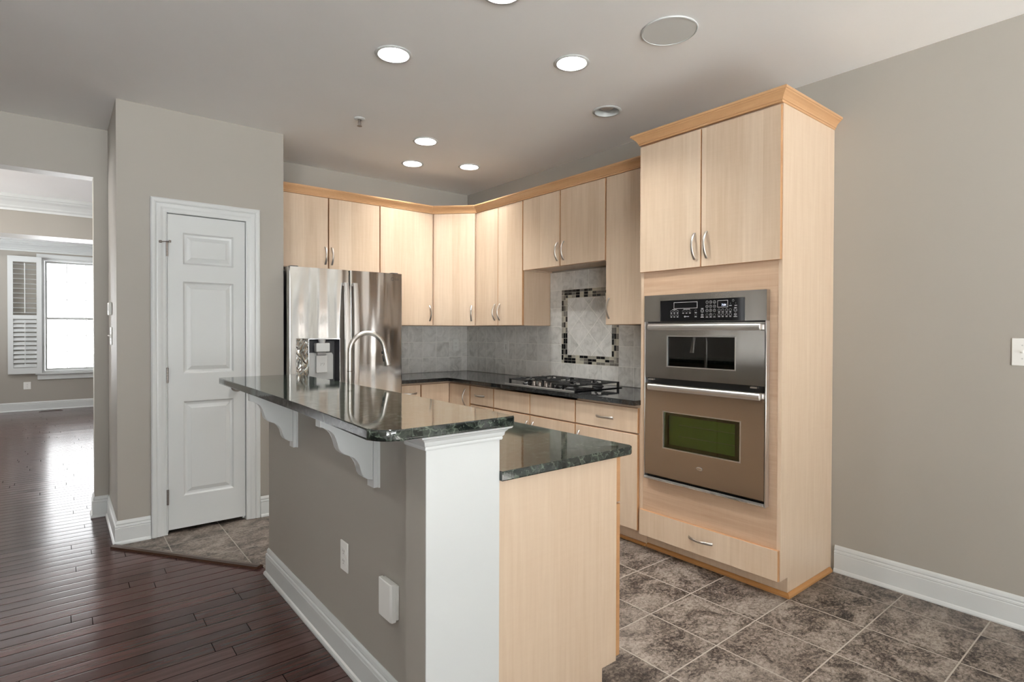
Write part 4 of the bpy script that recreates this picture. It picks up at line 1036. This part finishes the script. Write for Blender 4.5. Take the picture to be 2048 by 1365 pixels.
# sink cut-out: the slab is built around it
SX0, SX1, SY0, SY1 = 1.20, 1.58, 2.34, 3.04
mb = MB()
mb.prism(fillet([(1.0295, 1.318), (1.644, 1.318), (1.644, SY0), (1.0295, SY0)], {1: .02}, 5), CT-.030, CT, lambda p, q, t: (p, q, t), 0, .004)
mb.box(1.0295, SX0, SY0, SY1, CT-.030, CT); mb.box(SX1, 1.644, SY0, SY1, CT-.030, CT); mb.box(1.0295, 1.644, SY1, 3.185, CT-.030, CT)
tag(mb.build('island_worktop', M['granite']), 'lower granite worktop of the island with the sink', 'worktop')
mb = MB(); bm = mb.bm
def bowl(e, z): return [bm.verts.new((x, y, z)) for x, y in fillet([(SX0-e, SY0-e), (SX1+e, SY0-e), (SX1+e, SY1+e), (SX0-e, SY1+e)], {0: .05, 1: .05, 2: .05, 3: .05}, 5)]
R = [bowl(.006, CT-.0315), bowl(-.003, CT-.0315), bowl(-.006, CT-.05), bowl(-.012, CT-.20), bowl(-.04, CT-.215)]
for A, B in zip(R, R[1:]):
    for k in range(len(A)): bm.faces.new([A[k], A[(k+1) % len(A)], B[(k+1) % len(B)], B[k]])
bm.faces.new(R[-1])
tag(mb.build('sink', M['sink']), 'stainless undermount sink behind the raised bar', 'sink')
def island_cabinet():
    r = thing('island_cabinet', 'maple island cabinet with a plain end panel beside the white post', 'cabinet', (1.31, 2.25, 0))
    mb = MB(); side = [(1.0295, .001), (1.522, .001), (1.522, .110), (1.597, .110), (1.597, .8765), (1.0295, .8765)]
    mb.prism(side, 1.360, 1.379, lambda p, q, t: (p, t, q)); mb.build('end_panel', M['maple_panel'], r, 0)
    mb = MB(); mb.prism(side, 3.15, 3.169, lambda p, q, t: (p, t, q)); mb.build('end_panel', M['maple_panel'], r, 0)
    mb = MB(); mb.box(1.0295, 1.045, 1.3795, 3.1495, .11, .87); mb.box(1.045, 1.595, 1.3795, 3.1495, .11, .126); mb.box(1.505, 1.52, 1.3795, 3.1495, .001, .1095)
    for y in (2.28, 3.1): mb.box(1.045, 1.595, y, y+.016, .126, .87)
    mb.box(1.588, 1.5965, 1.3795, 3.1495, .85, .876); mb.build('cabinet_body', M['maple_panel'], r, 0)
    f = lambda a, d, z: (1.597+d, a, z)
    for k, (a0, a1, pa) in enumerate(((1.362, 1.815, 1.78), (1.819, 2.285, 1.86), (2.289, 2.72, 2.69), (2.724, 3.165, 2.76))):
        door(r, f, a0, a1, .1235, .69, .0025, .0235, (pa, .60, 'v')); door(r, f, a0, a1, .697, .862, .0025, .0235, None if k > 1 else ((a0+a1)/2, .78, 'h'), 'drawer')
island_cabinet()
# corbels
CP = [(.676, 1.0435), (.676, 1.005), (.689, 1.001), (.703, .996), (.716, .987), (.725, .976), (.732, .960), (.735, .945), (.739, .927), (.746, .914), (.759, .903), (.780, .897), (.796, .888), (.807, .875), (.815, .861), (.817, .846), (.820, .830), (.828, .816), (.845, .804), (.8645, .799), (.8645, 1.0435)]
def corbel(y, label):
    r = thing('corbel', label, 'corbel', (.8845, y+.0225, .771), 'white corbels under the raised bar')
    mb = MB(); mb.prism(CP, y, y+.045, lambda p, q, t: (p, t, q), 0, .002, 1); mb.build('bracket', M['trim'], r, 30)
    mb = MB(); mb.prism([(y-.014, 0), (y-.011, -.004), (y-.004, -.006), (y-.004, -.0195), (y+.049, -.0195), (y+.049, -.006), (y+.056, -.004), (y+.059, 0)], .771, 1.0435, lambda p, q, t: (.8845+q, p, t)); mb.build('wall_plate', M['trim'], r)
corbel(1.848, 'white scrolled corbel under the bar, the one closer to the white post')
corbel(2.722, 'white scrolled corbel under the far half of the bar, beside the pantry door')
# faucet
def faucet():
    r = thing('kitchen_faucet', 'brushed nickel gooseneck pull-down faucet behind the bar', 'faucet', (1.133, 2.69, CT))
    x, y = 1.133, 2.69
    mb = MB(); mb.lathe([(.028, .0005), (.028, .006), (.022, .010), (.0185, .016), (.0185, .075), (.0165, .085), (.0145, .09)], (x, y, CT), 24); b = mb.build('base', M['nickel'], r)
    mb = MB(); mb.tube([(x, y+.018, CT+.055), (x, y+.045, CT+.058), (x-.008, y+.075, CT+.085), (x-.012, y+.085, CT+.115)], .0075, 10, rad=[.011, .009, .007, .006]); mb.build('lever_handle', M['nickel'], b)
    R_ = .0935; pts = [(x, y, CT+.089), (x, y, CT+.20), (x, y, 1.215)]
    for k in range(1, 19):
        a = math.pi - k*math.radians(172)/18
        pts.append((x+R_+R_*math.cos(a), y, 1.2215+R_*math.sin(a)))
    mb = MB(); mb.tube(pts, .0122, 16); mb.build('gooseneck_spout', M['nickel'], r)
    mb = MB(); mb.lathe([(.01245, 0), (.0132, .001), (.0132, .003), (.01245, .004)], (x, y, 1.122), 18); mb.build('spout_joint', M['dark_metal'], r)
    e = Vector(pts[-1]); d = (Vector(pts[-1])-Vector(pts[-2])).normalized()
    mb = MB(); mb.lathe([(.0128, .0005), (.0134, .004), (.0134, .02), (.0150, .045), (.0175, .082), (.0175, .088), (.015, .090)], e, 20, 0, d); h = mb.build('spray_head', M['nickel'], r)
    mb = MB(); s_ = d.cross(Vector((0, 1, 0))).normalized()
    if s_.x > 0: s_ = -s_
    for t0, t1 in ((.012, .026), (.034, .066)):
        p, q = e + d*t0 + s_*.0128, e + d*t1 + s_*.0150
        mb.tube([p, q], .0058, 8)
    mb.build('spray_button', M['black'], h)
faucet()

# ------------------------------------------------------------------ outlets, switches and small fittings
def plate(name, label, cat, f, a, z, kind, wd=.072, ht=.118, group=None):
    """wall plate centred at (a,z) on a wall frame"""
    r = thing(name, label, cat, f(a, 0, z-ht/2), group)
    mb = MB(); mb.box(a-wd/2, a+wd/2, .0006, .0062, z-ht/2, z+ht/2, f=f, bev=.003); mb.build('cover_plate', M['white'], r)
    if kind == 'duplex':
        for s_ in (-1, 1):
            zc = z + s_*.0195
            mb = MB(); mb.prism([(a-.0165, zc-.008), (a-.010, zc-.0143), (a+.010, zc-.0143), (a+.0165, zc-.008), (a+.0165, zc+.008), (a+.010, zc+.0143), (a-.010, zc+.0143), (a-.0165, zc+.008)], .0064, .0082, lambda p, q, t: f(p, t, q)); k = mb.build('socket', M['white'], r, 0)
            mb = MB()
            for dx in (-.0065, .0065): mb.box(a+dx-.0011, a+dx+.0011, .0083, .0086, zc-.001, zc+.007, f=f)
            mb.box(a-.002, a+.002, .0083, .0086, zc-.0095, zc-.0055, f=f); mb.build('slots', M['mark_dark'], k, 0)
    elif kind == 'toggle':
        n = max(1, round((wd-.026)/.046))
        for q in range(n):
            ac = a + (q-(n-1)/2)*.046
            mb = MB(); mb.box(ac-.0055, ac+.0055, .0064, .0075, z-.0125, z+.0125, f=f); mb.prism([(-.004, .007), (.004, .007), (.0065, .020), (.0005, .021)], ac-.004, ac+.004, lambda p, q2, t: f(t, q2, z+p)); k = mb.build('toggle_switch', M['white'], r, 0)
            for s_ in (-1, 1):
                mb = MB(); c = Vector(f(ac, .0062, z+s_*.030)); mb.lathe([(.0032, 0), (.003, .001)], c, 10, 0, f_out(f)); mb.build('screw', M['light_grey'], r)
    elif kind == 'decora':
        mb = MB(); mb.box(a-.0165, a+.0165, .0064, .0085, z-.033, z+.033, f=f, bev=.0015); k = mb.build('rocker', M['white'], r)
        mb = MB()
        for s_ in (-.018, -.006, .006, .018): mb.box(a-.009, a+.006, .0086, .0089, z+s_-.002, z+s_+.002, f=f)
        mb.build('slots', M['mark_dark'], k, 0)
    return r
fI = lambda a, d, z: (.885-d, a, z)        # island wall
fL = lambda a, d, z: (.28-d, a, z)         # pantry side facing the wood floor
fT = lambda a, d, z: (a, YB-.008-d, z)     # on the back wall tiles
fTR = lambda a, d, z: (XW-.008-d, a, z)    # on the right wall tiles
fFar = lambda a, d, z: (a, 12.0-d, z)
plate('wall_outlet', 'white duplex outlet on the grey island wall', 'outlet', fI, 2.146, .430, 'duplex')
plate('wall_outlet', 'white duplex outlet on the tiles near the refrigerator', 'outlet', fT, 3.194, 1.176, 'duplex')
plate('wall_switch', 'white switch plate on the tiles at the right of the corner', 'switch', fTR, 4.212, 1.173, 'decora')
plate('wall_outlet', 'white duplex outlet below the front room window shutter', 'outlet', fFar, -.392, .412, 'duplex', .092, .120)
plate('wall_switch', 'white double switch plate on the right wall past the oven cabinet', 'switch', fR, .492, 1.240, 'toggle', .118, .124)
plate('wall_switch', 'white switch plate on the pantry side wall under the thermostat', 'switch', fL, 4.62, 1.285, 'toggle', .118, .118)
r = thing('thermostat', 'slim white thermostat on the pantry side wall above a switch', 'thermostat', fL(4.62, 0, 1.43), None)
mb = MB(); mb.box(4.57, 4.67, .0006, .020, 1.425, 1.510, f=fL, bev=.005); mb.build('housing', M['white'], r)
mb = MB(); mb.box(4.585, 4.655, .0202, .0212, 1.455, 1.497, f=fL); mb.build('display_window', M['grey_plastic'], r, 0)
r = thing('outlet_cover', 'boxy white weather-type cover on the island wall next to the post', 'cover', fI(1.74, 0, .36), None)
mb = MB(); mb.box(1.690, 1.792, .0006, .012, .358, .474, f=fI, bev=.003); mb.build('back_plate', M['white'], r)
mb = MB(); mb.prism([(1.690, .0125), (1.690, .027), (1.700, .031), (1.780, .031), (1.790, .027), (1.790, .0125)], .352, .480, lambda p, q, t: fI(p, q, t), 0, .004); mb.build('lid', M['white'], r)

# ceiling fittings
def downlight(x, y, lit, label):
    r = thing('recessed_downlight', label, 'ceiling light', (x, y, ZC), 'recessed ceiling lights')
    mb = MB(); mb.lathe([(.0795, .1), (.0795, -.0005), (.0805, -.0012), (.093, -.0015), (.0935, -.004), (.0905, -.0065), (.078, -.0075), (.0745, -.003), (.0745, .02)] , (x, y, ZC), 48, 0, (0, 0, 1), cap=False)
    mb.build('trim_ring', M['trim'], r, 50)
    if lit:
        mb = MB(); mb.lathe([(.0744, .001), (.0735, .012), (.0600, .086), (.0785, .0875), (.0790, .0995)], (x, y, ZC), 40, 0, (0, 0, 1), cap=False); mb.build('reflector', M['trim'], r)
        mb = MB(); mb.lathe([(.0570, .079), (.0570, .085)], (x, y, ZC), 40); mb.build('lens', M['lens_dim' if y > 3.9 else 'lens'], r, 0)
        mb = MB(); mb.lathe([(.078, .1), (.078, .104)], (x, y, ZC), 30); mb.build('housing', M['light_grey'], r, 0)
    else:
        mb = MB(); mb.lathe([(.0744, .0), (.0735, .012), (.052, .085), (.0765, .099), (.0792, .0995)], (x, y, ZC), 40, 0, (0, 0, 1), cap=False); mb.build('reflector', M['trim'], r)
        mb = MB(); mb.lathe([(.018, .084), (.034, .060), (.046, .030), (.047, .023), (.035, .014), (.005, .011)], (x, y, ZC), 30); mb.build('bulb', M['lens_off'], r)
        mb = MB(); mb.lathe([(.078, .1), (.078, .104)], (x, y, ZC), 30); mb.build('housing', M['light_grey'], r, 0)
LL = ['lit recessed light in the ceiling above the faucet and bar, in front of the sprinkler', 'lit recessed light between the bar and the tall oven cabinet', 'lit recessed light in the middle of the kitchen, first of three close together',
      'lit recessed light in front of the wall cabinets by the refrigerator', 'lit recessed light in front of the corner and double-door wall cabinets', 'lit recessed light just above the top edge of the photo']
for (x, y), l_ in zip(LAMPS, LL): downlight(x, y, True, l_)
for (x, y), l_ in zip(FILL_LAMPS, ('unseen recessed fill light added over the hardwood across from the island half wall', 'unseen recessed fill light added over the hardwood by the far left wall')): downlight(x, y, True, l_)
downlight(*OFFLAMP, False, 'unlit recessed light with a visible bulb near the tall oven cabinet')
r = thing('ceiling_speaker', 'large round off-white flush speaker in the ceiling', 'speaker', (2.243, 1.603, ZC))
mb = MB(); mb.lathe([(.128, -.0005), (.130, -.003), (.129, -.007), (.124, -.0085), (.1225, -.0055), (.1225, -.0005)], (2.243, 1.603, ZC), 56, 0, (0, 0, 1), cap=False); mb.build('trim_ring', M['trim'], r)
mb = MB(); mb.lathe([(.1223, -.002), (.1223, -.0065), (.06, -.0072), (.001, -.0074)], (2.243, 1.603, ZC), 56); mb.build('grille', M['speaker'], r)
r = thing('fire_sprinkler', 'small pendent fire sprinkler in the ceiling near the pantry', 'sprinkler', (1.573, 3.572, ZC))
mb = MB(); mb.lathe([(.036, -.0006), (.036, -.004), (.026, -.010), (.013, -.010), (.013, -.0006)], (1.573, 3.572, ZC), 28, 0, (0, 0, 1), cap=False); mb.build('escutcheon', M['trim'], r)
mb = MB(); mb.lathe([(.009, -.001), (.009, -.024), (.006, -.026), (.003, -.046), (.003, -.050)], (1.573, 3.572, ZC), 14)
for a in (0, math.pi): mb.tube([(1.573+.009*math.cos(a), 3.572+.009*math.sin(a), ZC-.024), (1.573+.011*math.cos(a), 3.572+.011*math.sin(a), ZC-.036), (1.573+.002*math.cos(a), 3.572+.002*math.sin(a), ZC-.047)], .0016, 6)
h = mb.build('sprinkler_head', M['dark_metal'], r)
mb = MB(); mb.lathe([(.016, -.0505), (.016, -.052), (.003, -.052)], (1.573, 3.572, ZC), 18); mb.build('deflector', M['dark_metal'], h)

# ------------------------------------------------------------------ front room fittings
def shutter():
    r = thing('plantation_shutter', 'white plantation shutter folded open beside the front room window', 'shutter', (-.42, 11.97, .6))
    f = lambda a, d, z: (a, 11.955-d, z)
    X0, X1, Z0, Z1 = -.622, -.205, .607, 2.500
    mb = MB(); mb.frame((X0, X1, Z0, Z1), (X0+.065, X1-.065, Z0+.10, Z1-.09), .015, -.015, f); mb.box(X0+.065, X1-.065, -.0148, .0148, 1.492, 1.555, f=f); mb.build('shutter_frame', M['trim'], r, 0)
    for nm, za, zb, ang in (('upper_louvers', 1.555, Z1-.09, 14), ('lower_louvers', Z0+.10, 1.492, 62)):
        mb = MB(); n = 11; p = (zb-za)/n; c, s_ = math.cos(math.radians(ang)), math.sin(math.radians(ang))
        for k in range(n):
            zc = za + (k+.5)*p; w2, t2 = .032, .0045
            sec = [(w2*math.cos(q)*c - t2*math.sin(q)*s_, w2*math.cos(q)*s_ + t2*math.sin(q)*c) for q in [2*math.pi*i/10 for i in range(10)]]
            mb.prism([(u, zc-v) for u, v in sec], X0+.066, X1-.066, lambda p_, q_, t: f(t, p_, q_))
        mb.build(nm, M['trim'], r, 60)
        mb = MB(); xm = (X0+X1)/2; mb.box(xm-.006, xm+.006, .034, .044, za+.03, zb-.02, f=f); mb.build('tilt_rod', M['trim'], r, 0)
    for z in (.85, 1.55, 2.25):
        mb = MB(); mb.box(X1+.0005, X1+.006, -.0445, .014, z-.035, z+.035, f=f); mb.build('hinge', M['light_grey'], r, 0)
shutter()
r = thing('floor_register', 'dark floor vent register below the front room window', 'vent', (-.095, 11.82, 0))
mb = MB(); mb.frame((-.245, .055, 11.765, 11.875), (-.225, .035, 11.785, 11.855), .006, .0008, lambda a, d, b: (a, b, d)); mb.build('register_frame', M['strip_wood'], r, 0)
mb = MB()
for k in range(14):
    x = -.222 + k*.0185; mb.box(x, x+.006, 11.785, 11.855, .0012, .0045)
mb.build('register_grille', M['black'], r, 0)

# unseen globe lamp added to brighten the front room, left of the opening
r = thing('fill_globe_lamp', 'unseen warm globe lamp added to brighten the dining room', 'lamp', (-1.7, 6.5, 2.0))
mb = MB(); mb.lathe([(.001, -.15), (.06, -.137), (.11, -.10), (.145, -.04), (.15, 0), (.145, .04), (.11, .10), (.06, .137), (.03, .146)], (-1.7, 6.5, 2.18), 32); mb.build('globe', M['globe'], r)
mb = MB(); mb.tube([(-1.7, 6.5, 2.3265), (-1.7, 6.5, 2.72)], .008, 10); mb.lathe([(.06, 0), (.06, -.012), (.03, -.02)], (-1.7, 6.5, ZC-.0008), 24); mb.build('stem', M['nickel'], r)
